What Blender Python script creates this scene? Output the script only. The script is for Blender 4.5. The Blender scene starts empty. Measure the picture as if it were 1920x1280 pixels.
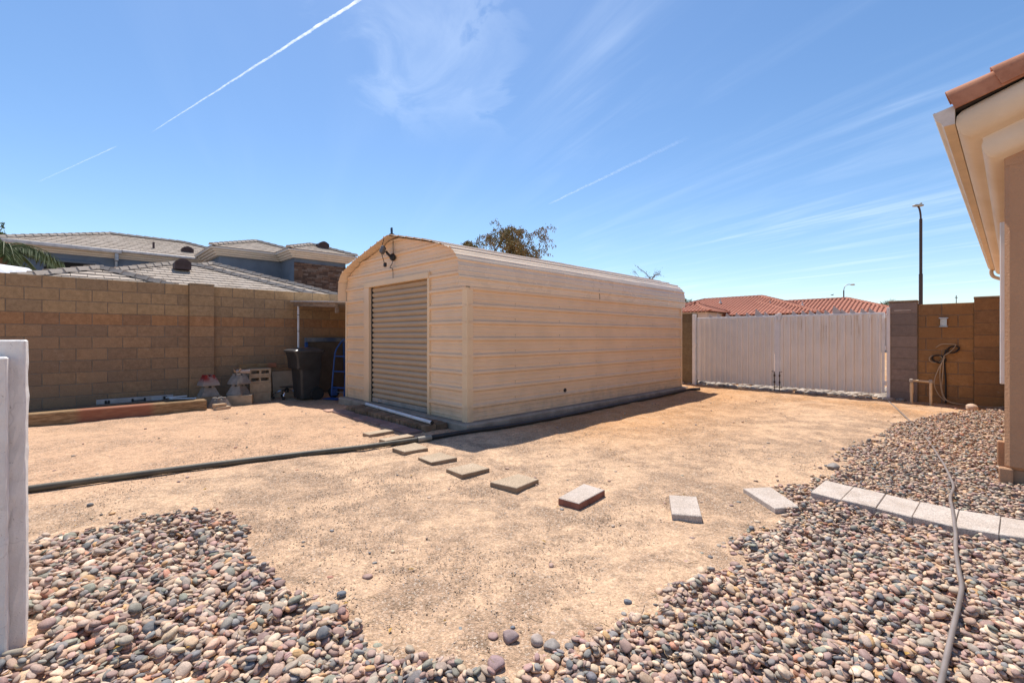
import bpy, bmesh, math, random
import numpy as np
from mathutils import Vector, Matrix, Quaternion

random.seed(7)
rng = np.random.default_rng(11)
SC = bpy.context.scene
COL = SC.collection
R = math.radians

# ------------------------------------------------------------------ camera, sky, sun, exposure
CAM_H, FPX, CX, HY = 1.25, 853.0, 960.0, 631.0      # eye height; focal length, centre and horizon in photo pixels
cam_d = bpy.data.cameras.new("camera")
cam = bpy.data.objects.new("camera", cam_d)
COL.objects.link(cam)
cam.location = (0, 0, CAM_H)
cam.rotation_euler = (R(90), 0, 0)
cam_d.sensor_width = 36.0
cam_d.lens = FPX / 1920 * 36
cam_d.shift_y = -(640 - HY) / 1920
cam_d.clip_start = 0.05
cam_d.clip_end = 40000
SC.camera = cam

TH = R(45.6)                                        # the yard runs at 45.6 degrees to the view
SV = Vector((math.sin(TH), math.cos(TH), 0))        # along the shed, away from the camera
NV = Vector((math.cos(TH), -math.sin(TH), 0))       # across the yard, to the right
SUN = (NV * -0.44 + SV * 0.23 + Vector((0, 0, 1))).normalized()
SUN_EL = math.asin(SUN.z)
SUN_AZ = math.atan2(SUN.x, SUN.y)

w = bpy.data.worlds.new("World")
SC.world = w
w.use_nodes = True
nt = w.node_tree
nt.nodes.clear()
def wn(t, **k):
    n = nt.nodes.new(t)
    for a, b in k.items():
        setattr(n, a, b)
    return n
def wmath(op, a, b=None, clamp=False):
    n = wn("ShaderNodeMath", operation=op, use_clamp=clamp)
    for i, v in enumerate((a, b)):
        if v is None:
            continue
        if isinstance(v, (int, float)):
            n.inputs[i].default_value = v
        else:
            nt.links.new(v, n.inputs[i])
    return n.outputs[0]
sky = wn("ShaderNodeTexSky", sky_type='NISHITA', sun_disc=False)
sky.sun_elevation = SUN_EL
sky.sun_rotation = SUN_AZ
sky.altitude = 350
sky.air_density = 1.0
sky.dust_density = 0.35
sky.ozone_density = 2.0
hs = wn("ShaderNodeHueSaturation")
hs.inputs["Saturation"].default_value = 1.14
hs.inputs["Value"].default_value = 1.12
nt.links.new(sky.outputs[0], hs.inputs["Color"])
tc = wn("ShaderNodeTexCoord")
sx = wn("ShaderNodeSeparateXYZ")
nt.links.new(tc.outputs["Generated"], sx.inputs[0])
zc = wmath('MAXIMUM', sx.outputs[2], 0.03)
pa = wmath('DIVIDE', sx.outputs[0], zc)             # the cirrus lies on a level sheet high above
pb = wmath('DIVIDE', sx.outputs[1], zc)
cl = math.hypot(0.40, 0.92)
ca, cb = 0.40 / cl, -0.92 / cl
along = wmath('ADD', wmath('MULTIPLY', pa, ca), wmath('MULTIPLY', pb, cb))
across = wmath('ADD', wmath('MULTIPLY', pa, -cb), wmath('MULTIPLY', pb, ca))
def cirrus(sa, sc, scale, detail, lo, hi, seed, dist=0.6):
    c = wn("ShaderNodeCombineXYZ")
    nt.links.new(wmath('MULTIPLY', along, sa), c.inputs[0])
    nt.links.new(wmath('MULTIPLY', across, sc), c.inputs[1])
    c.inputs[2].default_value = seed
    n = wn("ShaderNodeTexNoise")
    n.inputs["Scale"].default_value = scale
    n.inputs["Detail"].default_value = detail
    n.inputs["Roughness"].default_value = 0.6
    n.inputs["Distortion"].default_value = dist
    nt.links.new(c.outputs[0], n.inputs["Vector"])
    m = wn("ShaderNodeMapRange", interpolation_type='SMOOTHSTEP')
    m.inputs["From Min"].default_value = lo
    m.inputs["From Max"].default_value = hi
    nt.links.new(n.outputs[0], m.inputs["Value"])
    return m.outputs[0]
streak = cirrus(0.20, 1.25, 1.25, 9, 0.46, 0.74, 3.7, 0.9)
patch = cirrus(0.35, 0.55, 0.9, 3, 0.38, 0.62, 8.1, 0.4)
veil = cirrus(1.4, 2.2, 1.6, 9, 0.30, 0.72, 21.4, 1.0)
def span(v, lo, hi):
    m = wn("ShaderNodeMapRange", interpolation_type='SMOOTHSTEP')
    m.inputs["From Min"].default_value = lo
    m.inputs["From Max"].default_value = hi
    nt.links.new(v, m.inputs["Value"])
    return m.outputs[0]
right = span(pa, -0.05, 0.45)                       # streaks fill the right of the sky, the left is nearly clear
fine = cirrus(0.30, 2.6, 1.6, 8, 0.46, 0.76, 5.2, 0.9)
edge = wmath('ADD', pa, wmath('MULTIPLY', wmath('SUBTRACT', veil, 0.5), 0.22))
sheet = wmath('MULTIPLY', wmath('MULTIPLY', span(edge, -0.62, -0.38), span(edge, -0.02, -0.10)), wmath('MULTIPLY', span(pb, 1.15, 1.4), span(pb, 2.5, 1.75)))
mask = wmath('MULTIPLY', wmath('ADD', wmath('MULTIPLY', streak, 0.32), wmath('MULTIPLY', fine, 0.13)), wmath('ADD', wmath('MULTIPLY', patch, 0.75), 0.25))
mask = wmath('MULTIPLY', mask, wmath('ADD', wmath('MULTIPLY', right, 0.92), 0.08))
mask = wmath('ADD', mask, wmath('MULTIPLY', sheet, wmath('ADD', wmath('MULTIPLY', veil, 0.13), 0.06)), clamp=True)
mix = wn("ShaderNodeMixRGB")
nt.links.new(mask, mix.inputs[0])
nt.links.new(hs.outputs[0], mix.inputs[1])
mix.inputs[2].default_value = (7.4, 8.4, 9.8, 1)
bg = wn("ShaderNodeBackground")
bg.inputs["Strength"].default_value = 0.12
nt.links.new(mix.outputs[0], bg.inputs["Color"])
wo = wn("ShaderNodeOutputWorld")
nt.links.new(bg.outputs[0], wo.inputs[0])

sun_d = bpy.data.lights.new("sun", 'SUN')
sun_d.energy = 5.0
sun_d.angle = R(0.53)
sun_d.color = (1.0, 0.94, 0.85)
sun_o = bpy.data.objects.new("sun", sun_d)
COL.objects.link(sun_o)
sun_o.rotation_euler = SUN.to_track_quat('Z', 'Y').to_euler()

vs = SC.view_settings
SC.display_settings.display_device = 'sRGB'
vs.view_transform = 'Standard'
vs.look = 'None'
vs.gamma = 1
vs.use_curve_mapping = False
vs.exposure = 0.30
SC.cycles.use_denoising = True
SC.cycles.max_bounces = 8
SC.cycles.diffuse_bounces = 4
SC.cycles.transparent_max_bounces = 16

# ------------------------------------------------------------------ helpers
def smooth(a, b, x):
    t = np.clip((np.asarray(x, float) - a) / (b - a), 0, 1)
    return t * t * (3 - 2 * t)
def terr(X, Y):
    """ground height: nearly level, dipping to the block wall, rising to the gate"""
    X = np.asarray(X, float); Y = np.asarray(Y, float)
    n = X * NV.x + Y * NV.y
    s = X * SV.x + Y * SV.y
    z = -0.07 * smooth(-7.5, -9.3, n) + 0.085 * smooth(8.6, 10.9, s) * smooth(-12, -6, n)
    z = z + 0.004 * np.sin(X * 2.1 + 1.3) * np.sin(Y * 1.7) + 0.003 * np.sin(X * 5.3 + Y * 3.1)
    return z
def tz(p):
    return float(terr(p[0], p[1]))
def G(px, py, z=None, up=0.0):
    """point of the ground (or of the level z) seen at a photo pixel"""
    zz = 0.0 if z is None else z
    for _ in range(5):
        d = FPX * (CAM_H - zz - up) / (py - HY)
        X = (px - CX) / FPX * d
        if z is not None:
            break
        zz = tz((X, d))
    return Vector((X, d, zz + up))
def YP(n, s, z=0.0):
    return NV * n + SV * s + Vector((0, 0, z))
def AT(px, py, d):
    return Vector(((px - CX) / FPX * d, d, CAM_H - (py - HY) / FPX * d))

class MB:
    def __init__(self):
        self.v = []; self.f = []; self.m = []
    def add(self, vs, fs, mi=0):
        o = len(self.v)
        self.v += [tuple(p) for p in vs]
        self.f += [tuple(i + o for i in f) for f in fs]
        self.m += [mi] * len(fs)
    def box(self, x0, x1, y0, y1, z0, z1, ch=0.0, mi=0, M=None):
        c = Vector(((x0 + x1) / 2, (y0 + y1) / 2, (z0 + z1) / 2))
        h = (abs(x1 - x0) / 2, abs(y1 - y0) / 2, abs(z1 - z0) / 2)
        ch = min(ch, min(h) * 0.9)
        S = [(a, b, d) for a in (-1, 1) for b in (-1, 1) for d in (-1, 1)]
        if ch <= 0:
            vs = [c + Vector((a * h[0], b * h[1], d * h[2])) for a, b, d in S]
            fs = [(0, 1, 3, 2), (4, 6, 7, 5), (0, 4, 5, 1), (2, 3, 7, 6), (0, 2, 6, 4), (1, 5, 7, 3)]
        else:
            vs = []; ix = {}
            for sg in S:
                for ax in range(3):
                    p = [sg[k] * (h[k] - (0 if k == ax else ch)) for k in range(3)]
                    ix[sg, ax] = len(vs)
                    vs.append(c + Vector(p))
            fs = []
            for ax in range(3):
                o1, o2 = [k for k in range(3) if k != ax]
                for sg in (-1, 1):
                    q = []
                    for a, b in ((-1, -1), (1, -1), (1, 1), (-1, 1)):
                        t = [0, 0, 0]; t[ax] = sg; t[o1] = a; t[o2] = b
                        q.append(ix[tuple(t), ax])
                    fs.append(tuple(q))
                for a in (-1, 1):
                    for b in (-1, 1):
                        t0 = [0, 0, 0]; t0[o1] = a; t0[o2] = b
                        t1 = list(t0); t0[ax] = -1; t1[ax] = 1
                        t0 = tuple(t0); t1 = tuple(t1)
                        fs.append((ix[t0, o1], ix[t1, o1], ix[t1, o2], ix[t0, o2]))
            for sg in S:
                fs.append((ix[sg, 0], ix[sg, 1], ix[sg, 2]))
        if M is not None:
            vs = [M @ p for p in vs]
        self.add(vs, fs, mi)
    def tube(self, pts, r, sides=8, cap=True, mi=0, flat=1.0):
        pts = [Vector(p) for p in pts]
        n = len(pts)
        rs = r if isinstance(r, (list, tuple)) else [r] * n
        vs = []; fs = []
        up = None
        for i, p in enumerate(pts):
            t = (pts[min(i + 1, n - 1)] - pts[max(i - 1, 0)]).normalized()
            if up is None:
                up = Vector((0, 0, 1)) if abs(t.z) < 0.9 else Vector((1, 0, 0))
            b = t.cross(up).normalized()
            up = b.cross(t).normalized()
            for k in range(sides):
                a = 2 * math.pi * k / sides
                vs.append(p + b * math.cos(a) * rs[i] + up * math.sin(a) * rs[i] * flat)
        for i in range(n - 1):
            for k in range(sides):
                k2 = (k + 1) % sides
                fs.append((i * sides + k, i * sides + k2, (i + 1) * sides + k2, (i + 1) * sides + k))
        if cap:
            fs.append(tuple(range(sides - 1, -1, -1)))
            fs.append(tuple((n - 1) * sides + k for k in range(sides)))
        self.add(vs, fs, mi)
    def lathe(self, prof, sides=16, M=None, mi=0):
        """prof: (radius, height) pairs about the local z axis"""
        vs = []; fs = []
        for r, z in prof:
            for k in range(sides):
                a = 2 * math.pi * k / sides
                p = Vector((r * math.cos(a), r * math.sin(a), z))
                vs.append(M @ p if M is not None else p)
        for i in range(len(prof) - 1):
            for k in range(sides):
                k2 = (k + 1) % sides
                fs.append((i * sides + k, i * sides + k2, (i + 1) * sides + k2, (i + 1) * sides + k))
        fs.append(tuple(range(sides - 1, -1, -1)))
        fs.append(tuple((len(prof) - 1) * sides + k for k in range(sides)))
        self.add(vs, fs, mi)
    def prism(self, poly, z0, z1, mi=0, inset=0.0):
        """poly in plan; the top edge can be drawn in a little to round it"""
        n = len(poly)
        c = Vector((sum(p[0] for p in poly) / n, sum(p[1] for p in poly) / n))
        vs = [Vector((p[0], p[1], z0)) for p in poly]
        if inset > 0:
            vs += [Vector((p[0], p[1], z1 - inset)) for p in poly]
        for p in poly:
            q = Vector((p[0], p[1]))
            q = q + (c - q).normalized() * inset * 1.4
            vs.append(Vector((q.x, q.y, z1)))
        L = len(vs) // n
        fs = [tuple(range(n - 1, -1, -1)), tuple((L - 1) * n + k for k in range(n))]
        for l in range(L - 1):
            for k in range(n):
                k2 = (k + 1) % n
                fs.append((l * n + k, l * n + k2, (l + 1) * n + k2, (l + 1) * n + k))
        self.add(vs, fs, mi)
    def grid(self, rows, mi=0, close=False):
        nr, nc = len(rows), len(rows[0])
        vs = [p for r in rows for p in r]
        fs = []
        for i in range(nr - 1):
            for j in range(nc - 1):
                fs.append((i * nc + j, i * nc + j + 1, (i + 1) * nc + j + 1, (i + 1) * nc + j))
        self.add(vs, fs, mi)
    def mesh(self, name, mats, smooth_=False, recalc=True):
        me = bpy.data.meshes.new(name)
        me.from_pydata([tuple(p) for p in self.v], [], self.f)
        if recalc:
            bm = bmesh.new(); bm.from_mesh(me)
            bmesh.ops.recalc_face_normals(bm, faces=bm.faces)
            bm.to_mesh(me); bm.free()
        mats = mats if isinstance(mats, (list, tuple)) else [mats]
        for m in mats:
            me.materials.append(m)
        if len(mats) > 1:
            me.polygons.foreach_set("material_index", self.m)
        if smooth_:
            me.polygons.foreach_set("use_smooth", [True] * len(me.polygons))
            if smooth_ != 'all':
                try:
                    me.set_sharp_from_angle(angle=R(38))
                except Exception:
                    pass
        me.update()
        return me
    def build(self, name, mats, parent=None, smooth_=False, loc=None, rotz=0, recalc=True, kind=None):
        return place(name, self.mesh(name, mats, smooth_, recalc), parent, loc, rotz, kind)

def place(name, me, parent=None, loc=None, rotz=0, kind=None):
    o = bpy.data.objects.new(name, me)
    COL.objects.link(o)
    o.parent = parent
    if loc is not None:
        o.location = loc
    if rotz:
        o.rotation_euler = (0, 0, rotz)
    if kind:
        o["kind"] = kind
    return o
def tag(o, label, cat, group=None, kind=None):
    o["label"] = label
    o["category"] = cat
    if group:
        o["group"] = group
    if kind:
        o["kind"] = kind
    return o
def thing(name, label, cat, loc=(0, 0, 0), rotz=0, group=None):
    o = bpy.data.objects.new(name, None)
    COL.objects.link(o)
    o.empty_display_size = 0.2
    o.location = loc
    o.rotation_euler = (0, 0, rotz)
    return tag(o, label, cat, group)
def yard(name, label, cat, n=0, s=0, z=0, group=None, rot=0):
    """a thing in the yard's own axes: local x = across to the right, local y = along the shed"""
    return thing(name, label, cat, YP(n, s, z), -TH + rot, group)
def copy_tree(o, parent=None):
    c = o.copy()
    COL.objects.link(c)
    if parent is not None:
        c.parent = parent
    for ch in list(o.children):
        copy_tree(ch, c)
    return c
def xrot(a): return Matrix.Rotation(a, 4, 'X')
def yrot(a): return Matrix.Rotation(a, 4, 'Y')
def zrot(a): return Matrix.Rotation(a, 4, 'Z')
def tr(x, y, z): return Matrix.Translation((x, y, z))
def spline(pts, k=6):
    """smooth line through the points"""
    pts = [Vector(p) for p in pts]
    out = []
    for i in range(len(pts) - 1):
        p0 = pts[max(i - 1, 0)]; p1 = pts[i]; p2 = pts[i + 1]; p3 = pts[min(i + 2, len(pts) - 1)]
        for j in range(k):
            t = j / k
            out.append(0.5 * (2 * p1 + (p2 - p0) * t + (2 * p0 - 5 * p1 + 4 * p2 - p3) * t * t + (3 * p1 - p0 - 3 * p2 + p3) * t ** 3))
    out.append(pts[-1])
    return out

# ------------------------------------------------------------------ materials
class Mat:
    def __init__(self, name, rough=0.8, metal=0.0, spec=0.35):
        self.m = bpy.data.materials.new(name)
        self.m.use_nodes = True
        self.t = self.m.node_tree
        self.b = self.t.nodes["Principled BSDF"]
        self.b.inputs["Roughness"].default_value = rough
        self.b.inputs["Metallic"].default_value = metal
        self.b.inputs["Specular IOR Level"].default_value = spec
    def n(self, t, **k):
        x = self.t.nodes.new(t)
        for a, b in k.items():
            setattr(x, a, b)
        return x
    def l(self, a, b):
        self.t.links.new(a, b)
    def pos(self, kind="world", scale=(1, 1, 1)):
        if kind == "world":
            o = self.n("ShaderNodeNewGeometry").outputs["Position"]
        else:
            o = self.n("ShaderNodeTexCoord").outputs["Object"]
        if scale != (1, 1, 1):
            mp = self.n("ShaderNodeMapping")
            mp.inputs["Scale"].default_value = scale
            self.l(o, mp.inputs[0])
            o = mp.outputs[0]
        return o
    def noise(self, scale, detail=4, rough=0.55, co=None, dist=0.0):
        x = self.n("ShaderNodeTexNoise")
        x.inputs["Scale"].default_value = scale
        x.inputs["Detail"].default_value = detail
        x.inputs["Roughness"].default_value = rough
        x.inputs["Distortion"].default_value = dist
        self.l(co if co is not None else self.pos(), x.inputs["Vector"])
        return x.outputs[0]
    def ramp(self, v, lo, hi, a=0.0, b=1.0):
        x = self.n("ShaderNodeMapRange", interpolation_type='SMOOTHSTEP')
        x.inputs[1].default_value = lo; x.inputs[2].default_value = hi
        x.inputs[3].default_value = a; x.inputs[4].default_value = b
        self.l(v, x.inputs[0])
        return x.outputs[0]
    def math(self, op, a, b=0.0, clamp=False):
        x = self.n("ShaderNodeMath", operation=op, use_clamp=clamp)
        for i, v in enumerate((a, b)):
            if isinstance(v, (int, float)):
                x.inputs[i].default_value = v
            else:
                self.l(v, x.inputs[i])
        return x.outputs[0]
    def mix(self, f, a, b, mode='MIX'):
        x = self.n("ShaderNodeMixRGB", blend_type=mode)
        for i, v in enumerate((f, a, b)):
            if isinstance(v, (int, float)):
                x.inputs[i].default_value = v
            elif isinstance(v, (tuple, list)):
                x.inputs[i].default_value = (*v[:3], 1)
            else:
                self.l(v, x.inputs[i])
        return x.outputs[0]
    def col(self, c):
        if isinstance(c, (tuple, list)):
            self.b.inputs["Base Color"].default_value = (*c[:3], 1)
        else:
            self.l(c, self.b.inputs["Base Color"])
    def bump(self, h, strength=0.4, dist=0.01):
        x = self.n("ShaderNodeBump")
        x.inputs["Strength"].default_value = strength
        x.inputs["Distance"].default_value = dist
        self.l(h, x.inputs["Height"])
        self.l(x.outputs[0], self.b.inputs["Normal"])
    def objrand(self):
        return self.n("ShaderNodeObjectInfo").outputs["Random"]
def k(c, f):
    return tuple(min(1, x * f) for x in c[:3])
def simple(name, c, rough=0.8, var=0.18, scale=6, bump=0.0, bscale=80, objvar=0.0, metal=0.0, spec=0.3, c2=None, stretch=(1, 1, 1), bdist=0.004):
    m = Mat(name, rough, metal, spec)
    co = m.pos("world", stretch)
    f = m.noise(scale, 6, 0.6, co)
    f = m.ramp(f, 0.3, 0.7)
    colr = m.mix(f, k(c, 1 - var), c2 if c2 else k(c, 1 + var))
    if objvar:
        v = m.ramp(m.objrand(), 0, 1, 1 - objvar, 1 + objvar)
        hsv = m.n("ShaderNodeHueSaturation")
        m.l(colr, hsv.inputs["Color"]); m.l(v, hsv.inputs["Value"])
        colr = hsv.outputs[0]
    m.col(colr)
    if bump:
        m.bump(m.noise(bscale, 5, 0.65, co), bump, bdist)
    return m.m

# ------------------------------------------------------------------ ground
def ground_mat():
    m = Mat("soil", 0.95, spec=0.15)
    P = m.pos()
    def dot(v):
        x = m.n("ShaderNodeVectorMath", operation='DOT_PRODUCT')
        m.l(P, x.inputs[0]); x.inputs[1].default_value = v
        return x.outputs["Value"]
    n = dot(tuple(NV)); s = dot(tuple(SV))
    big = m.noise(0.9, 5, 0.6, P, 0.5)
    mid = m.noise(3.6, 7, 0.68, P, 0.4)
    fine = m.noise(70, 3, 0.7); clod = m.noise(17, 6, 0.72)
    grit = m.noise(230, 2, 0.6)
    sand, crust = (0.63, 0.422, 0.272), (0.44, 0.293, 0.195)
    f = m.ramp(m.math('ADD', m.math('MULTIPLY', big, 0.45), m.math('MULTIPLY', mid, 0.55)), 0.42, 0.60)
    c = m.mix(f, sand, crust)
    # reddish soil kicked up along the slab and towards the gate
    e1 = m.ramp(n, -1.3, -4.2)
    e2 = m.ramp(s, 3.3, 5.6)
    wob = m.ramp(mid, 0.34, 0.62, 0.6, 1.0)
    red = m.math('MULTIPLY', m.math('MULTIPLY', e1, e2), wob)
    red2 = m.math('MULTIPLY', m.ramp(s, 8.2, 10.6), m.ramp(big, 0.40, 0.58, 0.25, 0.85))
    red = m.math('MAXIMUM', red, red2)
    c = m.mix(m.math('MULTIPLY', red, 0.95), c, (0.56, 0.285, 0.115))
    # pinker, cleaner soil on the far side of the drain pipe
    c = m.mix(m.math('MULTIPLY', m.ramp(n, -4.4, -5.6), 0.75), c, (0.60, 0.368, 0.228))
    g = m.math('MULTIPLY', m.ramp(fine, 0.36, 0.64, 0.76, 1.15), m.ramp(clod, 0.33, 0.66, 0.80, 1.12))
    hs = m.n("ShaderNodeHueSaturation")
    m.l(c, hs.inputs["Color"]); m.l(g, hs.inputs["Value"])
    vo = m.n("ShaderNodeTexVoronoi"); vo.inputs["Scale"].default_value = 135; m.l(P, vo.inputs["Vector"])
    vs2 = m.n("ShaderNodeTexVoronoi"); vs2.inputs["Scale"].default_value = 62; m.l(P, vs2.inputs["Vector"])
    sv = m.n("ShaderNodeSeparateColor"); m.l(vo.outputs["Color"], sv.inputs[0])
    sw = m.n("ShaderNodeSeparateColor"); m.l(vs2.outputs["Color"], sw.inputs[0])
    amt = m.math('ADD', m.math('MULTIPLY', f, 0.75), 0.25)                  # the crusted patches are the gritty ones
    dk = m.math('MULTIPLY', m.ramp(sv.outputs[0], 0.62, 0.95), amt)
    c2 = m.mix(m.math('MULTIPLY', dk, 0.75), hs.outputs[0], (0.23, 0.155, 0.10))
    dk2 = m.math('MULTIPLY', m.ramp(sw.outputs[0], 0.80, 0.98), amt)
    c2 = m.mix(m.math('MULTIPLY', dk2, 0.7), c2, (0.19, 0.13, 0.085))
    lt = m.math('MULTIPLY', m.ramp(sv.outputs[1], 0.80, 1.0), amt)
    c2 = m.mix(m.math('MULTIPLY', lt, 0.6), c2, (0.78, 0.66, 0.54))
    m.col(c2)
    gr = m.math('ADD', vo.outputs["Distance"], m.math('MULTIPLY', vs2.outputs["Distance"], 0.7))
    h = m.math('ADD', m.math('MULTIPLY', fine, 0.4), m.math('ADD', m.math('MULTIPLY', gr, m.math('MULTIPLY', amt, -0.55)), m.math('ADD', m.math('MULTIPLY', mid, 0.9), m.math('MULTIPLY', clod, 0.8))))
    m.bump(h, 0.75, 0.02)
    return m.m
SOIL = ground_mat()
def axis_vals(a, b, step, lo, hi):
    core = list(np.arange(a, b + 1e-6, step))
    out_l, d, x = [], step, a
    while x > lo:
        d *= 1.45; x -= d; out_l.append(x)
    out_r, d, x = [], step, core[-1]
    while x < hi:
        d *= 1.45; x += d; out_r.append(x)
    return np.array(out_l[::-1] + core + out_r)
gx = axis_vals(-9.5, 9.0, 0.055, -1500, 1500)
gy = axis_vals(0.6, 12.2, 0.055, -300, 3500)
GX, GY = np.meshgrid(gx, gy)
jit = (np.abs(GX) < 9) & (GY > 0.3) & (GY < 12.5)
def vnoise(X, Y, f, seed):
    """smooth value noise on the plane"""
    r = np.random.default_rng(seed).random((256, 256))
    x = X * f; y = Y * f
    xi = np.floor(x).astype(int); yi = np.floor(y).astype(int)
    fx = x - xi; fy = y - yi
    fx = fx * fx * (3 - 2 * fx); fy = fy * fy * (3 - 2 * fy)
    a = r[yi % 256, xi % 256]; b = r[yi % 256, (xi + 1) % 256]
    c = r[(yi + 1) % 256, xi % 256]; d = r[(yi + 1) % 256, (xi + 1) % 256]
    return (a * (1 - fx) + b * fx) * (1 - fy) + (c * (1 - fx) + d * fx) * fy
GZ = terr(GX, GY) + jit * ((vnoise(GX, GY, 1.3, 1) - .5) * 0.018 + (vnoise(GX, GY, 5.0, 2) - .5) * 0.016 + (vnoise(GX, GY, 11.0, 3) - .5) * 0.007)
fr_ = np.random.default_rng(77)
for _ in range(70):                                 # old footprints and scuffs pressed into the soil
    fx, fy = fr_.uniform(-3.2, 4.2), fr_.uniform(1.9, 7.5)
    fa = fr_.normal(0.85, 0.5); L_, W_ = fr_.uniform(.13, .19), fr_.uniform(.055, .085)
    du = (GX - fx) * math.cos(fa) + (GY - fy) * math.sin(fa); dv = -(GX - fx) * math.sin(fa) + (GY - fy) * math.cos(fa)
    q_ = (du / L_) ** 2 + (dv / W_) ** 2
    GZ += np.where(q_ < 4, -0.011 * np.exp(-q_ * 1.2) + 0.005 * np.exp(-(np.sqrt(q_) - 1.35) ** 2 * 7), 0)
ny, nx = GX.shape
me = bpy.data.meshes.new("ground")
vv = np.stack([GX, GY, GZ], -1).reshape(-1, 3)
ii = np.arange(ny * nx).reshape(ny, nx)
ff = np.stack([ii[:-1, :-1], ii[:-1, 1:], ii[1:, 1:], ii[1:, :-1]], -1).reshape(-1, 4)
me.from_pydata(vv.tolist(), [], ff.tolist())
me.materials.append(SOIL)
me.polygons.foreach_set("use_smooth", [True] * len(me.polygons))
tag(place("ground", me), "dry sandy yard soil of decomposed granite with darker gritty patches", "ground", kind="structure")

# ------------------------------------------------------------------ block walls
MORTAR = simple("mortar", (0.22, 0.175, 0.13), 0.95, 0.2, 9, 0.4, 60)
def block_mat(name, c, c2=None, stain=None):
    m = Mat(name, 0.93, spec=0.2)
    a = m.noise(14, 6, 0.7)
    b = m.noise(1.1, 4, 0.6)
    grain = m.noise(150, 2, 0.6)
    colr = m.mix(m.ramp(a, 0.3, 0.7), k(c, 0.84), k(c, 1.14))
    if c2:
        colr = m.mix(m.ramp(b, 0.42, 0.62, 0, 0.7), colr, c2)
    v = m.ramp(m.objrand(), 0, 1, 0.86, 1.11)
    v = m.math('MULTIPLY', v, m.ramp(grain, 0.3, 0.7, 0.86, 1.12))
    hs = m.n("ShaderNodeHueSaturation")
    m.l(colr, hs.inputs["Color"]); m.l(v, hs.inputs["Value"])
    m.l(m.ramp(m.objrand(), 0, 1, 0.96, 1.04), hs.inputs["Saturation"])
    salt = m.math('MULTIPLY', m.ramp(m.noise(3.3, 7, 0.72, None, .8), 0.60, 0.74), m.ramp(a, 0.4, 0.65, 0.1, 0.5))
    m.col(m.mix(salt, hs.outputs[0], (0.50, 0.42, 0.33)))
    m.bump(m.math('ADD', m.math('MULTIPLY', grain, 0.5), a), 0.55, 0.008)
    return m.m
BL_TOP = block_mat("block_tan", (0.37, 0.245, 0.137))
BL_RED = block_mat("block_russet", (0.36, 0.195, 0.10))
BL_LOW = block_mat("block_brown", (0.335, 0.205, 0.118), (0.315, 0.20, 0.122))
BL_GREY = block_mat("block_grey", (0.235, 0.188, 0.165), (0.25, 0.205, 0.182))
BL_OLIVE = block_mat("block_dark", (0.19, 0.15, 0.10))
BL_BRN = block_mat("block_rust_brown", (0.32, 0.18, 0.08), (0.265, 0.145, 0.065))
BL_WET = block_mat("block_dark_brown", (0.29, 0.165, 0.08), (0.21, 0.12, 0.06))
CAPM = simple("cap_concrete", (0.30, 0.23, 0.16), 0.95, 0.15, 12, 0.4, 90)
_blk = {}
def block_mesh(L, D, Hh, m):
    key = (round(L, 3), round(D, 3), round(Hh, 3), m.name)
    if key not in _blk:
        b = MB(); b.box(-D, 0, -L / 2, L / 2, -Hh / 2, Hh / 2, 0.005)
        _blk[key] = b.mesh("block", m)
    return _blk[key]
BH, BLN, JT = 0.2032, 0.4064, 0.010
def lay(root, a0, a1, rows, z0, face, depth, phase, mat_of, indiv=None, loose=None):
    """running bond of blocks along local y, their faces at local x = face"""
    for r in range(rows):
        ph = phase + (0.5 * BLN if r % 2 else 0)
        e = [a0]
        j = math.ceil((a0 - ph) / BLN) * BLN + ph
        while j < a1 - 0.03:
            if j > a0 + 0.03:
                e.append(j)
            j += BLN
        e.append(a1)
        zc_ = z0 + (r + 0.5) * BH
        for u, v in zip(e[:-1], e[1:]):
            m = mat_of(r)
            L = v - u - JT
            c = (u + v) / 2
            x = face + random.uniform(-0.002, 0.002)
            if indiv is None or indiv(c):
                place("block", block_mesh(L, depth, BH - JT, m), root, (x, c, zc_))
            else:
                loose.box(x - depth, x, u + JT / 2, v - JT / 2, zc_ - BH / 2 + JT / 2, zc_ + BH / 2 - JT / 2)
def stack(root, a0, a1, rows, z0, face, depth, mat_of):
    for r in range(rows):
        place("block", block_mesh(a1 - a0, depth, BH - 0.006, mat_of(r)), root, (face + random.uniform(-.002, .002), (a0 + a1) / 2, z0 + (r + .5) * BH))

# the long tan wall beside the shed
WF = -10.81
rootw = yard("block_wall", "long tan concrete block wall with a pilaster beside the metal shed", "wall")
Z0 = 1.25 + 5 * BH - 12 * BH
def lm(r): return BL_TOP if r >= 9 else (BL_RED if r == 8 else BL_LOW)
loose = MB()
lay(rootw, -2.1, 1.715, 12, Z0, WF, 0.12, 1.54, lm, lambda c: True, loose)
lay(rootw, 2.125, 11.0, 12, Z0, WF, 0.12, 2.26, lm, lambda c: c < 5.9, loose)
loose.build("blockwork", BL_LOW, rootw, kind="stuff")
b = MB(); b.box(WF - 0.20, WF - 0.006, -2.1, 11.0, Z0 - 0.2, Z0 + 12 * BH - 0.002)
b.build("mortar", MORTAR, rootw)
pil = MB(); pil.box(WF - 0.12, WF + 0.078, 1.722, 2.118, Z0 - 0.2, Z0 + 12 * BH + 0.0)
pilo = pil.build("pilaster", MORTAR, rootw)
for r in range(12):
    place("block", block_mesh(0.406, 0.13, BH - 0.007, lm(r)), pilo, (WF + 0.085, 1.92, Z0 + (r + .5) * BH))
cp = MB(); cp.box(WF - 0.12, WF + 0.093, 1.712, 2.128, Z0 + 12 * BH + 0.001, Z0 + 12 * BH + 0.036, 0.006)
cp.build("cap", CAPM, pilo)
# soot mark on the wall near the shed roof is left to the block texture

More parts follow.
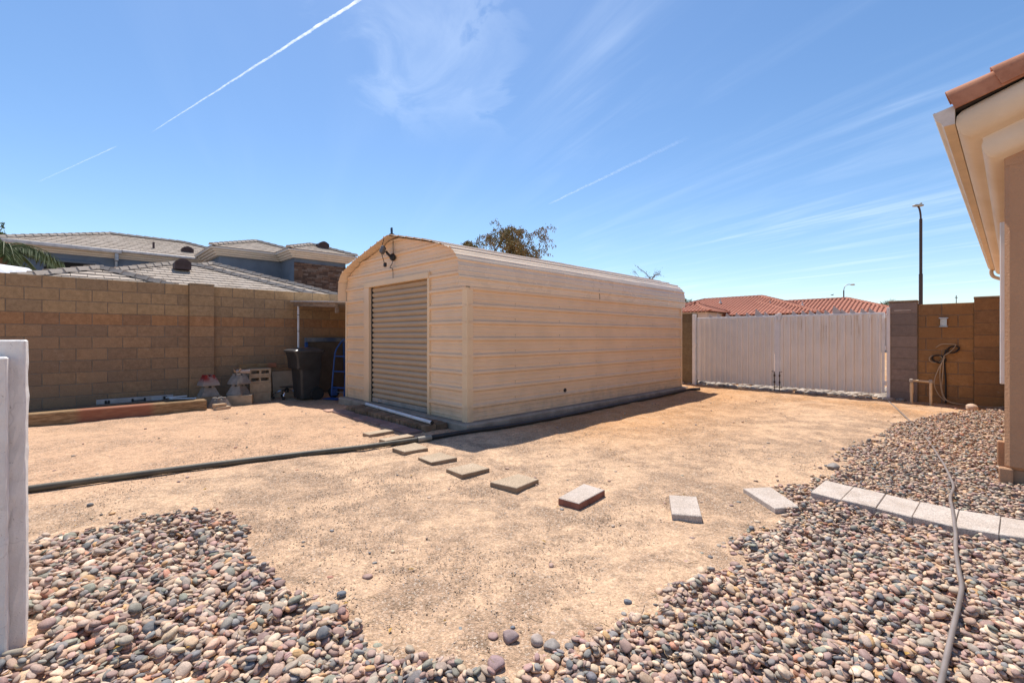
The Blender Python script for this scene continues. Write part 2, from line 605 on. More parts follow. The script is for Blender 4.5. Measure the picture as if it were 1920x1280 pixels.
# the wall that closes the yard beside the gate (local y = across the yard, local x = towards the camera)
def back(name, label, cat="wall", group=None):
    return yard(name, label, cat, group=group, rot=-math.pi / 2)
GS = 10.90
rw = back("block_wall", "short rust brown block wall between the gate pillar and the stucco house")
lay(rw, -0.735, -0.025, 9, 0.0, -10.895, 0.12, -0.4255, lambda r: BL_BRN)
b = MB(); b.box(-11.05, -10.903, -0.745, -0.022, -0.2, 9 * BH - 0.003); b.build("mortar", MORTAR, rw)
rp = back("block_pillar", "dark brown stained block pillar against the stucco house wall", "pillar")
stack(rp, -0.03, 0.385, 9, 0.06, -10.87, 0.30, lambda r: BL_WET if r % 3 else BL_BRN)
b = MB(); b.box(-11.15, -10.878, -0.025, 0.38, -0.2, 0.06 + 9 * BH - .003); b.build("mortar", MORTAR, rp)
b = MB(); b.box(-11.18, -10.86, -0.035, 0.39, 0.062 + 9 * BH, 0.09 + 9 * BH, .005); b.build("cap", CAPM, rp)
rg = back("block_pillar", "grey block pillar carrying the right hand leaf of the white gate", "pillar")
stack(rg, -1.135, -0.742, 9, 0.045, -10.87, 0.30, lambda r: BL_GREY)
b = MB(); b.box(-11.15, -10.878, -1.13, -0.747, -0.2, 0.045 + 9 * BH - .003); b.build("mortar", MORTAR, rg)
b = MB(); b.box(-11.18, -10.86, -1.14, -0.738, 0.047 + 9 * BH, 0.078 + 9 * BH, .005); b.build("cap", CAPM, rg)
b = MB(); b.box(-10.872, -10.866, -1.06, -0.83, 1.723, 1.735)
b.build("scrape", simple("pale_scrape", (0.62, 0.56, 0.5), 0.9), rg)
ro = back("block_pillar", "dark olive block pillar between the shed corner and the white gate", "pillar")
stack(ro, -5.25, -4.83, 9, -0.03, -10.87, 0.30, lambda r: BL_OLIVE)
b = MB(); b.box(-11.15, -10.878, -5.245, -4.835, -0.2, -0.03 + 9 * BH - .003); b.build("mortar", MORTAR, ro)
b = MB(); b.box(-11.18, -10.86, -5.255, -4.825, -0.028 + 9 * BH, 0.0 + 9 * BH, .005); b.build("cap", CAPM, ro)

# white painted wall end right beside the camera
WHITE = Mat("white_masonry_paint", 0.7, spec=0.3)
_a = WHITE.noise(9, 7, 0.7); _c = WHITE.noise(55, 3, 0.7, None, 1.5)
WHITE.col(WHITE.mix(WHITE.ramp(_c, 0.63, 0.72, 0, 0.55), WHITE.mix(WHITE.ramp(_a, .3, .7), (0.72, 0.67, 0.63), (0.82, 0.78, 0.74)), (0.25, 0.22, 0.21)))
_v = WHITE.n("ShaderNodeTexVoronoi", feature='DISTANCE_TO_EDGE'); _v.inputs["Scale"].default_value = 3.1
_vm = WHITE.n("ShaderNodeMixRGB"); _vm.inputs[0].default_value = .12; WHITE.l(WHITE.pos(), _vm.inputs[1])
_vn = WHITE.n("ShaderNodeTexNoise"); _vn.inputs["Scale"].default_value = 12; WHITE.l(WHITE.pos(), _vn.inputs[0]); WHITE.l(_vn.outputs[1], _vm.inputs[2]); WHITE.l(_vm.outputs[0], _v.inputs["Vector"])
_ck = WHITE.math('MULTIPLY', WHITE.ramp(_v.outputs[0], .018, .002), WHITE.ramp(_a, .45, .6))
WHITE.col(WHITE.mix(WHITE.math('MULTIPLY', _ck, .15), WHITE.b.inputs["Base Color"].links[0].from_socket, (.12, .10, .10)))
WHITE.bump(WHITE.math('ADD', _a, WHITE.math('MULTIPLY', _c, -0.6)), 0.5, 0.008)
WHITE = WHITE.m
r0 = yard("white_wall", "white painted rough block wall ending beside the river stones at the left", "wall")
def rough_box(x0, x1, y0, y1, z0, z1, amp=.0012):
    b = MB(); b.box(x0, x1, y0, y1, z0, z1, .006)
    me = b.mesh("masonry", WHITE)
    bm = bmesh.new(); bm.from_mesh(me)
    bmesh.ops.subdivide_edges(bm, edges=[e for e in bm.edges if e.calc_length() > .3], cuts=26, use_grid_fill=True)
    for v in bm.verts:
        v.co += Vector((random.gauss(0, amp), random.gauss(0, amp), 0)) * (1 if v.co.z < z1 - .02 else .3)
    bm.to_mesh(me); bm.free()
    return me
place("post", rough_box(-2.88, -2.69, -.50, -.118, -.05, 1.237), r0)
place("coping", rough_box(-2.685, -2.60, -2.4, -.163, -.05, 1.172), r0)
for i in range(6):
    b = MB(); L = 0.36
    y1 = -0.118 - random.uniform(0, 0.004)
    b.box(-2.87, -2.695, -2.4, -0.505, 0.003 + i * 0.206, 0.2055 + i * 0.206, 0.004); b.build("block", WHITE, r0)
b = MB(); b.box(-2.86, -2.70, -2.38, -0.48, -0.1, 1.225); b.build("mortar", WHITE, r0)

# ------------------------------------------------------------------ metal shed
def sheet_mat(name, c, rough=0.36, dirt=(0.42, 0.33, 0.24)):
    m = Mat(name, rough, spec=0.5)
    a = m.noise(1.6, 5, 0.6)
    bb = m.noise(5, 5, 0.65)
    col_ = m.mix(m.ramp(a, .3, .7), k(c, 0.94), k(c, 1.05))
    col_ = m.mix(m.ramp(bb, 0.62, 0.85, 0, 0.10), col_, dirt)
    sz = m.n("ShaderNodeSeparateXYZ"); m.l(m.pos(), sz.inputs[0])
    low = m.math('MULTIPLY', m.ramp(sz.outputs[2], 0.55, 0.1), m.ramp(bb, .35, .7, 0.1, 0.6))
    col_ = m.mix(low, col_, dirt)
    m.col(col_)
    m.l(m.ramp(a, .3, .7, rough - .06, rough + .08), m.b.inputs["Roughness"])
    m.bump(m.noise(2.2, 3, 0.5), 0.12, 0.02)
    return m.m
BEIGE = sheet_mat("beige_sheet_metal", (0.80, 0.57, 0.37))
TRIM = sheet_mat("cream_trim_metal", (0.80, 0.58, 0.36), 0.45)
ROOFM = sheet_mat("beige_roof_metal", (0.83, 0.64, 0.45), 0.26)
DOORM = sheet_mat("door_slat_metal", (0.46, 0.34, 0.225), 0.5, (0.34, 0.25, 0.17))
CONC = simple("slab_concrete", (0.33, 0.265, 0.21), 0.92, 0.2, 5, 0.4, 60)
DARK = simple("black_plastic", (0.018, 0.017, 0.018), 0.5, 0.2, 20, spec=0.4)
DARKIN = simple("shed_inside", (0.10, 0.085, 0.07), 0.9)
STEEL = simple("galvanised_steel", (0.50, 0.51, 0.53), 0.38, 0.15, 15, metal=0.8)
SN0, SN1, SS0, SS1 = -8.435, -4.775, 3.84, 10.13     # plan of the shed in yard axes
SW, SL = SN1 - SN0, SS1 - SS0
ST = 0.10                                             # slab top
shed = yard("metal_shed", "beige ribbed sheet metal shed with a rounded roof and roll up door", "shed", SN0, SS0)
# local axes: x from 0 to SW across the front, y from 0 (front) to SL
sl = MB(); sl.box(-0.10, SW + 0.13, -0.13, SL + 0.13, -0.15, ST, 0.02)
sl.build("slab", CONC, shed)
PITCH = 0.2286
def ribs(z0, z1, first):
    """heights and offsets of a ribbed sheet: tall ribs one pitch apart, two faint ones between"""
    out = [(z0, 0.0)]
    z = first - PITCH
    while z < z1 + PITCH:
        for a, o in ((-0.036, 0), (-0.017, 0.030), (0.013, 0.030), (0.034, 0), (0.068, 0), (0.075, 0.005), (0.085, 0.005), (0.092, 0), (0.138, 0), (0.145, 0.005), (0.155, 0.005), (0.162, 0)):
            if z0 + 0.002 < z + a < z1 - 0.002:
                out.append((z + a, o))
        z += PITCH
    out.append((z1, 0.0))
    return sorted(out)
RIB0 = ST + 0.205
def ribbed(name, mat, z0, z1, bounds, put, parent, nseg=10, amp=0.0010):
    b = MB(); rows = []
    for z, o in ribs(z0, z1, RIB0):
        a0, a1 = bounds(z)
        rows.append([put(a0 + (a1 - a0) * i / nseg, o + (random.uniform(-amp, amp) if 0 < i < nseg else 0), z) for i in range(nseg + 1)])
    b.grid(rows)
    return b.build(name, mat, parent, smooth_=False, recalc=False)
EAVE = 1.925
SEAM = 6.85 - SS0
ZT = 2.22
# right side: two sheets that meet at a seam; left side and back complete the body
ribbed("side_sheet", BEIGE, ST + 0.004, EAVE + .02, lambda z: (0.02, SEAM + 0.01), lambda a, o, z: Vector((SW + o, a, z)), shed, 14)
ribbed("side_sheet", BEIGE, ST + 0.004, EAVE + .02, lambda z: (SEAM, SL), lambda a, o, z: Vector((SW + 0.003 + o, a, z)), shed, 14)
ribbed("side_sheet", BEIGE, ST + 0.004, EAVE + .02, lambda z: (0.02, SL), lambda a, o, z: Vector((-o, a, z)), shed, 14)
UC = SW / 2
PROF = [(0, 2.862), (0.5, 2.752), (1.13, 2.605), (1.5, 2.492), (1.70, 2.412), (1.79, 2.32), (1.828, 2.22), (1.838, 2.12), (1.838, EAVE)]
def roof_z(u):
    u = abs(u)
    for (u0, z0), (u1, z1) in zip(PROF[:-1], PROF[1:]):
        if u0 <= u <= u1:
            return z0 + (z1 - z0) * (u - u0) / max(1e-6, u1 - u0)
    return EAVE
def roof_half(z):
    """half width under the roof at a height"""
    if z < 2.12:
        return SW / 2
    for (u0, z0), (u1, z1) in zip(PROF[:-1], PROF[1:]):
        if z1 <= z <= z0:
            return max(0.0, min(SW / 2, u0 + (u1 - u0) * (z0 - z) / max(1e-6, z0 - z1)))
    return 0.0
DX0, DX1, DTOP = -7.51 - SN0, -5.69 - SN0, 2.115
front = lambda a, o, z: Vector((a, -o, z))
ribbed("front_sheet", BEIGE, ST + 0.004, 2.2, lambda z: (0.0, DX0 - 0.19), front, shed, 4)
ribbed("front_sheet", BEIGE, ST + 0.004, 2.2, lambda z: (DX1 + 0.04, SW), front, shed, 4)
ribbed("gable_sheet", BEIGE, 2.2, 2.84, lambda z: (UC - roof_half(z) + 0.004, UC + roof_half(z) - 0.004), front, shed, 12)
ribbed("back_sheet", BEIGE, ST + 0.004, 2.84, lambda z: (UC - roof_half(z) + 0.004, UC + roof_half(z) - 0.004), lambda a, o, z: Vector((a, SL + o, z)), shed, 6)
# roof: two sheets bent over the ridge, ribs running along the shed
def roof_sheet(y0, y1, lift):
    pts = [Vector((-u, 0, z)) for u, z in PROF[::-1]] + [Vector((u, 0, z)) for u, z in PROF[1:]]
    sm = []
    for i in range(len(pts) - 1):
        for j in range(5):
            sm.append(pts[i].lerp(pts[i + 1], j / 5))
    sm.append(pts[-1])
    # round the polyline a little, then resample by arc length with ribs
    for _ in range(2):
        sm = [sm[0]] + [(sm[i - 1] + sm[i] * 2 + sm[i + 1]) / 4 if (sm[i].x < -1.3 or sm[i].x > 1.3) else sm[i] for i in range(1, len(sm) - 1)] + [sm[-1]]
    arc = [0.0]
    for a, c in zip(sm[:-1], sm[1:]):
        arc.append(arc[-1] + (c - a).length)
    T = arc[-1]
    def at(t):
        t = min(max(t, 0), T)
        for i in range(len(arc) - 1):
            if arc[i] <= t <= arc[i + 1]:
                f = (t - arc[i]) / max(1e-9, arc[i + 1] - arc[i])
                tg = (sm[i + 1] - sm[i]).normalized()
                return sm[i].lerp(sm[i + 1], f), Vector((-tg.z, 0, tg.x))
    st = [(0, 0.0), (T, 0.0)]
    c = T / 2
    kk = -9
    while kk <= 9:
        z = c + (kk + 0.5) * PITCH
        for a, o in ((-0.026, 0), (-0.012, 0.019), (0.012, 0.019), (0.026, 0), (0.068, 0), (0.075, .004), (.083, .004), (.09, 0), (.138, 0), (.145, .004), (.153, .004), (.16, 0)):
            if 0.01 < z + a < T - 0.01:
                st.append((z + a, o))
        kk += 1
    for i in range(1, 24):
        st.append((T * i / 24, None))
    st.sort(key=lambda q: q[0])
    clean = []
    for i, (t, o) in enumerate(st):
        if o is None:
            prev = [q for q in st[:i] if q[1] is not None][-1][1]
            nxt = [q for q in st[i + 1:] if q[1] is not None][0][1]
            if prev or nxt:
                continue
            o = 0.0
        if clean and abs(clean[-1][0] - t) < 0.003:
            continue
        clean.append((t, o))
    rows = []
    ns = 8
    for t, o in clean:
        p, nn = at(t)
        rows.append([Vector((UC + p.x, y0 + (y1 - y0) * i / ns, p.z)) + nn * (o + 0.012 + lift + (random.uniform(-.0012, .0012) if 0 < i < ns else 0)) for i in range(ns + 1)])
    b = MB(); b.grid(rows)
    return b.build("roof_sheet", ROOFM, shed, recalc=False)
roof_sheet(-0.17, SEAM + 0.03, 0.004)
roof_sheet(SEAM, SL + 0.17, 0.0)
# corner trims, base trims and door frame
def trim(x0, x1, y0, y1, z0, z1, name="corner_trim", m=TRIM):
    b = MB(); b.box(x0, x1, y0, y1, z0, z1, 0.004)
    return b.build(name, m, shed)
trim(SW - 0.085, SW + 0.024, -0.026, 0.085, ST, EAVE - 0.01)
trim(-0.024, 0.03, -0.026, 0.085, ST, EAVE - 0.01)
trim(SW - 0.03, SW + 0.024, SL - 0.05, SL + 0.026, ST, EAVE - 0.01)
trim(-0.024, 0.05, SL - 0.05, SL + 0.026, ST, EAVE - 0.01)
trim(DX0 - 0.19, DX0, -0.030, 0.10, ST, 2.21, "door_jamb", BEIGE)
trim(DX1, DX1 + 0.055, -0.030, 0.10, ST, 2.21, "door_jamb", TRIM)
trim(DX0 - 0.17, DX1 + 0.05, -0.040, 0.08, DTOP, 2.205, "door_header", TRIM)
trim(DX0, DX0 + 0.035, 0.02, 0.10, ST, DTOP, "door_track", DARK)
trim(DX0 - 0.1, DX1 + 0.1, 0.32, 0.34, ST, 2.25, "inner_lining", DARKIN)
door = thing("roller_door", "", "", (0, 0, 0)); door.parent = shed
del door["label"]; del door["category"]
sb = MB()
rows = []
SLH = (DTOP - ST - 0.075) / 22
for i in range(9):
    t = i / 8
    rows.append((0.058 - 0.034 * math.sin(math.pi * t) ** 0.7, t * SLH))
g = [[Vector((DX0 + 0.02, y, z)), Vector((DX1 - 0.002, y, z))] for y, z in rows]
sb.grid(g)
slat_me = sb.mesh("slat", DOORM, 'all', recalc=False)
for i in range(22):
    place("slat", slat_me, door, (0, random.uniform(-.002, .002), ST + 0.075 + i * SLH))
b = MB(); b.box(DX0 + 0.02, DX1 - 0.003, 0.025, 0.06, ST + 0.008, ST + 0.078, 0.004); b.build("bottom_bar", simple("bar_metal", (0.42, 0.36, 0.31), 0.5, metal=.3), door)
b = MB()
b.box(1.12, 1.30, 0.008, 0.028, ST + 0.03, ST + 0.045, .003); b.box(1.17, 1.24, -0.006, 0.028, ST + 0.018, ST + 0.055, .004)
b.build("slide_latch", STEEL, door)
b = MB(); b.lathe([(0.0, 0), (0.034, 0), (0.034, 0.012), (0.02, 0.02), (0.0, 0.02)], 14, tr(SW, 2.06, 0.365) @ yrot(math.pi / 2))
b.build("vent_plug", DARK, shed)
b = MB()
for yy in [0.9 + 1.02 * i for i in range(6)]:
    for z, o in ribs(ST, EAVE, RIB0):
        if o > 0.015:
            b.lathe([(0.007, 0), (0.006, 0.004), (0.0, 0.005)], 6, tr(SW + 0.004, yy, z + 0.045) @ yrot(math.pi / 2))
so = b.build("screws", simple("screw_heads", (0.35, 0.27, 0.2), 0.5, metal=.4), shed); so["kind"] = "stuff"
b = MB()
b.tube(spline([(SW + 0.006, SEAM - .012, ZT), (SW + .03, SEAM + 0.0, EAVE + 0.1), (SW + .028, SEAM + .015, EAVE)], 4), 0.004, 5)
b.build("seam_lip", DARKIN, shed)

# floodlight under the gable peak
fl = yard("floodlight", "black and grey floodlight fixed under the shed gable peak", "light", SN0 + 1.74, SS0 - 0.02, 2.545)
b = MB(); b.lathe([(0.0, 0), (0.062, 0), (0.062, 0.02), (0.045, 0.05), (0.0, 0.055)], 14, tr(0.03, 0, 0) @ xrot(math.pi / 2))
b.tube([(0.03, -0.05, 0.0), (0.0, -0.09, 0.05), (-0.03, -0.10, 0.09)], 0.02, 8)
b.build("mount", DARK, fl)
b = MB(); b.box(-0.08, 0.08, -0.03, 0.03, -0.065, 0.065, 0.015, M=tr(-0.05, -0.15, 0.11) @ zrot(R(-38)) @ xrot(R(-22)))
h = b.build("lamp_head", simple("lamp_housing", (0.13, 0.13, 0.14), 0.4, metal=.3), fl)
b = MB(); b.box(-0.068, 0.068, -0.035, -0.028, -0.053, 0.053, 0.003, M=tr(-0.05, -0.15, 0.11) @ zrot(R(-38)) @ xrot(R(-22)))
b.build("lens", simple("lamp_lens", (0.55, 0.52, 0.45), 0.15, spec=.6), h)
b = MB(); b.tube(spline([(-0.05, -0.13, 0.30), (-0.06, -0.17, 0.1), (-0.06, -0.13, -0.06), (-0.05, -0.12, -0.10)]), 0.006, 6)
b.tube([(0.03, -.01, .0), (0.032, -.012, .28)], 0.006, 6)
b.tube(spline([(0.03, -0.01, -0.05), (0.05, -0.05, -0.13), (0.0, -0.05, -.17), (0.035, -0.02, -0.2), (0.03, -0.012, -0.36)]), 0.005, 6)
b.box(-0.08, -0.02, -0.13, -0.09, -0.16, -0.09, .01, M=tr(0, 0, 0))
b.build("cable", DARK, fl)
an = yard("solar_sensor", "small dark upright sensor box standing on the shed ridge", "sensor", SN0 + UC + .02, SS0 - 0.1, 2.868)
b = MB(); b.box(-0.035, 0.035, -.03, .03, 0, 0.035, .004); b.build("base", DARK, an)
b = MB(); b.box(-0.018, 0.022, -.012, .012, 0.032, 0.135, .004, M=yrot(R(-4))); b.build("panel", simple("dark_blue_panel", (0.02, 0.03, 0.06), 0.3), an)

# brick step, white pipe and drain hose at the shed door
BRK = simple("step_brick", (0.21, 0.135, 0.085), 0.92, 0.22, 9, 0.5, 70, objvar=0.22)
BRK2 = simple("plum_paver", (0.26, 0.165, 0.145), 0.92, 0.2, 9, 0.5, 70, objvar=0.15)
st_ = yard("brick_step", "low step of brown bricks laid before the roll up door", "step", 0, 0)
bb = {}
for row, (s0, s1) in enumerate(((3.335, 3.515), (3.522, 3.70))):
    x = -7.38
    while x < -5.10:
        L = 0.096
        b = bb.get(row)
        if b is None:
            q = MB(); q.box(-L / 2, L / 2, -(s1 - s0) / 2, (s1 - s0) / 2, -0.05, 0.045, 0.008); b = bb[row] = q.mesh("brick", BRK)
        o = place("brick", b, st_, (x + L / 2, (s0 + s1) / 2 + random.uniform(-.008, .008), 0.045 + random.uniform(-.005, .005)), random.uniform(-.03, .03))
        x += 0.108
x = -7.40
i = 0
while x < -5.15:
    L = 0.385
    q = MB(); q.box(0, L, 3.105, 3.315, -0.04, 0.032, 0.008); q.build("paver", BRK2, st_, loc=(x, random.uniform(-.012, .012), random.uniform(-.004, .004)))
    x += 0.395
q = MB(); q.box(-7.66, -7.43, 3.06, 3.28, -0.03, 0.03, .008); q.build("paver", simple("salmon_paver", (0.48, 0.29, 0.21), .9, .15, 8, .4, 70), st_)
q = MB(); q.lathe([(0, 0), (.034, .002), (.042, .02), (.03, .042), (0, .05)], 12, tr(-7.45, 3.36, 0.03)); q.build("stone", simple("salmon_stone", (0.5, 0.3, 0.2), .9), st_)
PVC = simple("white_pvc", (0.66, 0.67, 0.70), 0.45, 0.12, 7, spec=.4)
pv = yard("white_pipe", "white plastic pipe lying along the brick step by the shed door", "pipe")
b = MB(); b.tube([YP(-7.20, 3.58, 0) * 0 + Vector((-7.20, 3.61, 0.118)), Vector((-6.1, 3.53, 0.116)), Vector((-5.02, 3.44, 0.118))], 0.025, 12)
b.build("pipe_run", PVC, pv, smooth_=True)
b = MB(); b.tube([Vector((-5.02, 3.4397, 0.118)), Vector((-5.012, 3.439, 0.118))], 0.0255, 12); b.build("pipe_end", DARK, pv)

# ------------------------------------------------------------------ stepping stones and pavers
def paver_mat(name, c, c2):
    m = Mat(name, 0.95, spec=0.15)
    a = m.noise(5, 5, 0.6); g = m.noise(160, 2, 0.6); g2 = m.noise(45, 5, .7)
    colr = m.mix(m.ramp(a, .35, .65), c, c2)
    v = m.math('MULTIPLY', m.ramp(g, .3, .7, .72, 1.22), m.ramp(g2, .3, .7, .9, 1.08))
    hs = m.n("ShaderNodeHueSaturation"); m.l(colr, hs.inputs["Color"]); m.l(v, hs.inputs["Value"])
    m.col(hs.outputs[0])
    m.bump(m.math('ADD', g, g2), 0.5, 0.006)
    return m.m
PV_TAN = paver_mat("tan_paver", (0.42, 0.32, 0.225), (0.48, 0.37, 0.265))
PV_GREY = paver_mat("grey_paver", (0.47, 0.39, 0.33), (0.55, 0.47, 0.41))
PV_SIDE = simple("paver_side_brown", (0.29, 0.20, 0.13), 0.95, .2, 8, .4, 80)  # side faces of the tan stones, a darker brown than their tops
def slab_from(px, top, thick, mat, name, label, cat, group):
    pts = [G(x, y, top) for x, y in px]
    c = sum(pts, Vector()) / len(pts)
    o = thing(name, label, cat, (c.x, c.y, top - thick), 0, group)
    b = MB(); b.prism([(p.x - c.x, p.y - c.y) for p in pts], -0.03, thick, inset=0.005)
    b.build("slab", mat, o)
    return o
SQ = "square stepping stones crossing the bare soil to the shed"
steps = [
    ([(680, 811), (722.5, 804), (739, 806.5), (693, 814.5)], .038, PV_TAN, "narrow tan stepping stone nearest the brick step, half in shed shadow"),
    ([(711, 822.5), (764, 813), (777.5, 816.5), (724, 826)], .04, PV_TAN, "narrow tan stepping stone on the shed side of the drain pipe"),
    ([(735.6, 839), (779, 829), (802.5, 839), (759, 846.5)], .04, PV_TAN, "tan square stepping stone touching the near side of the drain pipe"),
    ([(784, 856.5), (826, 847), (857, 857), (809, 866)], .04, PV_TAN, "yellowish square stepping stone second out from the drain pipe"),
    ([(836.5, 878), (887.5, 867), (917.7, 877), (866.7, 889)], .04, PV_TAN, "tan square stepping stone just below the tip of the shed shadow"),
    ([(919, 903), (972.5, 887.5), (1010, 897.5), (969, 914)], .04, PV_TAN, "large tan square stepping stone in the middle of the curved path"),
    ([(1047, 932.5), (1095, 906), (1134, 917.5), (1086, 943)], .05, PV_GREY, "pale grey stepping stone tilted up showing a rusty red side"),
    ([(1254.5, 927), (1306, 930), (1316, 967), (1260, 962.5)], .042, PV_GREY, "pale grey oblong stepping stone standing alone with its short end to the camera"),
    ([(1393.7, 914.8), (1444.5, 912), (1499, 948.7), (1453, 952.5)], .042, PV_GREY, "pale grey long stepping stone at the edge of the river stones"),
]
STEPPOLY = []
for px, top, m, lab in steps:
    th = top
    o = slab_from(px, top, th, m, "stepping_stone", lab, "stepping stone", "stepping stones leading to the shed")
    if "rusty" in lab:
        o.children[0].data.materials[0] = m
        me_ = o.children[0].data
        me_.materials.append(simple("rusty_red_side", (0.24, 0.10, 0.07), .95, .25, 9, .4, 60))
        for p in me_.polygons:
            if abs(p.normal.z) < 0.5:
                p.material_index = 1
    elif m is PV_TAN:
        me_ = o.children[0].data; me_.materials.append(PV_SIDE)
        for p in me_.polygons:
            if abs(p.normal.z) < 0.5:
                p.material_index = 1
    STEPPOLY.append([G(x, y, top).to_2d() for x, y in px])
row_b = [(1548, 899), (1600.7, 912), (1661, 925), (1725.7, 940), (1798.7, 955), (1877, 967), (1962, 981), (2050, 996)]
row_f = [(1519.5, 921.4), (1576.5, 936), (1642.5, 951), (1710, 968), (1790, 987), (1873, 1000.7), (1966, 1014), (2066, 1030)]
rlab = ["first grey paver of the border row, its end tipped down into the stones", "second grey paver of the border row counted from the tipped end",
        "third grey paver of the border row, left of the garden hose", "fourth grey paver of the border row, under the garden hose",
        "fifth grey paver of the border row, just right of the garden hose", "last grey paver of the border row, cut by the picture edge", "end paver of the border row, lying nearest the stucco house corner"]
for i in range(7):
    q = [row_b[i], row_b[i + 1], row_f[i + 1], row_f[i]]
    pts = [G(x, y, 0.058) for x, y in q]
    c = sum(pts, Vector()) / 4
    pts = [c + (p - c) * 0.985 for p in pts]
    o = thing("border_paver", rlab[i], "paver", (c.x, c.y, random.uniform(-.003, .003)), 0, "grey pavers laid in a row through the river stones")
    b = MB(); b.prism([(p.x - c.x, p.y - c.y) for p in pts], -0.02, 0.058, inset=0.005)
    b.build("slab", PV_GREY, o)
    STEPPOLY.append([p.to_2d() for p in pts])

# ------------------------------------------------------------------ river stones
def in_poly(X, Y, poly):
    X = np.asarray(X); Y = np.asarray(Y)
    ins = np.zeros(X.shape, bool)
    n = len(poly)
    for i in range(n):
        x1, y1 = poly[i]; x2, y2 = poly[(i + 1) % n]
        c = ((y1 > Y) != (y2 > Y))
        with np.errstate(divide='ignore', invalid='ignore'):
            xi = (x2 - x1) * (Y - y1) / (y2 - y1 + 1e-12) + x1
        ins ^= c & (X < xi)
    return ins
def poly_dist(X, Y, poly):
    d = np.full(X.shape, 9.0)
    n = len(poly)
    for i in range(n):
        a = np.array(poly[i]); c = np.array(poly[(i + 1) % n])
        v = c - a; L = (v ** 2).sum() + 1e-12
        t = np.clip(((X - a[0]) * v[0] + (Y - a[1]) * v[1]) / L, 0, 1)
        d = np.minimum(d, np.hypot(X - a[0] - t * v[0], Y - a[1] - t * v[1]))
    return d
def gpoly(px):
    return [tuple(G(x, y).to_2d()) for x, y in px]
bed_l = gpoly([(-60, 1035), (47, 1018), (130, 1000), (200, 985), (280, 966), (350, 955), (420, 955), (455, 972), (482, 1003), (500, 1040), (515, 1072), (548, 1098), (595, 1122), (645, 1140), (690, 1172), (745, 1192), (790, 1205), (850, 1228), (910, 1240), (965, 1246), (1000, 1330), (990, 1600)]) 
bed_l += [(-0.1, 0.55), (-2.3, 0.75)]
bed_r = gpoly([(960, 1250), (1000, 1225), (1060, 1203), (1130, 1172), (1200, 1140), (1255, 1103), (1305, 1076), (1352, 1046), (1385, 1015), (1410, 990), (1445, 968), (1458, 952), (1452, 918), (1490, 902), (1545, 888), (1562, 868), (1575, 846), (1605, 828), (1645, 812), (1680, 796), (1720, 782), (1800, 770), (1890, 764), (2040, 800)])
bed_r += [(6.2, 4.4), (4.6, 2.2), (2.6, 0.55), (0.05, 0.55)]
house_corner = (4.2, 3.88)
PAL = np.array([(0.345, 0.25, 0.225), (0.41, 0.295, 0.235), (0.47, 0.34, 0.255), (0.285, 0.25, 0.225), (0.205, 0.205, 0.215), (0.22, 0.225, 0.20), (0.50, 0.40, 0.31), (0.52, 0.43, 0.36), (0.36, 0.19, 0.14), (0.275, 0.20, 0.19), (0.155, 0.165, 0.185), (0.44, 0.28, 0.15), (0.38, 0.31, 0.27), (0.31, 0.21, 0.205)])
PW = np.array([10, 14, 12, 12, 8, 7, 10, 6, 4, 6, 4, 2, 12, 6], float); PW /= PW.sum()
def ico(sub):
    bm = bmesh.new(); bmesh.ops.create_icosphere(bm, subdivisions=sub, radius=1.0)
    v = np.array([p.co[:] for p in bm.verts]); f = np.array([[q.index for q in t.verts] for t in bm.faces]); bm.free()
    return v, f
def stone_shapes(sub, count, seed):
    r = np.random.default_rng(seed)
    v, f = ico(sub)
    out = []
    for i in range(count):
        q = v.copy()
        for _ in range(5):                          # soft lumps and flats
            d = r.normal(size=3); d /= np.linalg.norm(d)
            t = q @ d
            q = q * (1 + r.uniform(-.13, .13) * np.clip(t, 0, 1)[:, None] ** 2)
        rough = i % 3 == 0                          # every third one is a broken piece with flatter faces
        for _ in range(7 if rough else 3):          # worn facets
            d = r.normal(size=3); d /= np.linalg.norm(d)
            lim = r.uniform(.52, .78) if rough else r.uniform(.72, .92)
            t = q @ d
            q = q - np.where(t > lim, (t - lim) * .75, 0)[:, None] * d
        e = r.uniform(2.0, 2.9)                     # rounder or squarer in outline
        rad = np.linalg.norm(q, axis=1, keepdims=True)
        q = q / ((np.abs(q) ** e).sum(1, keepdims=True) ** (1 / e)) * rad
        out.append(q)
    return out, f
def stone_material(name, per_object):
    m = Mat(name, 0.72, spec=0.3)
    if per_object:
        src = m.n("ShaderNodeObjectInfo").outputs["Color"]
    else:
        a = m.n("ShaderNodeVertexColor"); a.layer_name = "tint"; src = a.outputs["Color"]
    n1 = m.noise(38, 5, 0.65); n2 = m.noise(260, 2, 0.6); n3 = m.noise(20, 4, 0.6, m.pos("world", (1, 1, 4)), 1.2)
    v = m.math('MULTIPLY', m.ramp(n1, .3, .7, .84, 1.14), m.ramp(n2, .3, .7, .84, 1.14))
    hs = m.n("ShaderNodeHueSaturation"); m.l(src, hs.inputs["Color"]); m.l(v, hs.inputs["Value"])
    c = m.mix(m.ramp(n3, .60, .70, 0, .35), hs.outputs[0], (0.52, 0.44, 0.37))
    m.col(c)
    m.bump(m.math('ADD', n1, m.math('MULTIPLY', n2, .4)), 0.3, 0.004)
    return m.m
ST_OBJ = stone_material("river_stone_single", True)
ST_ALL = stone_material("river_stone_mass", False)
near_v, near_f = stone_shapes(3, 10, 5)
mid_v, mid_f = stone_shapes(2, 14, 6)
far_v, far_f = stone_shapes(1, 10, 7)
single_me = []
for q in near_v:
    me = bpy.data.meshes.new("stone")
    me.from_pydata(q.tolist(), [], near_f.tolist()); me.materials.append(ST_OBJ)
    me.polygons.foreach_set("use_smooth", [True] * len(me.polygons))
    single_me.append(me)
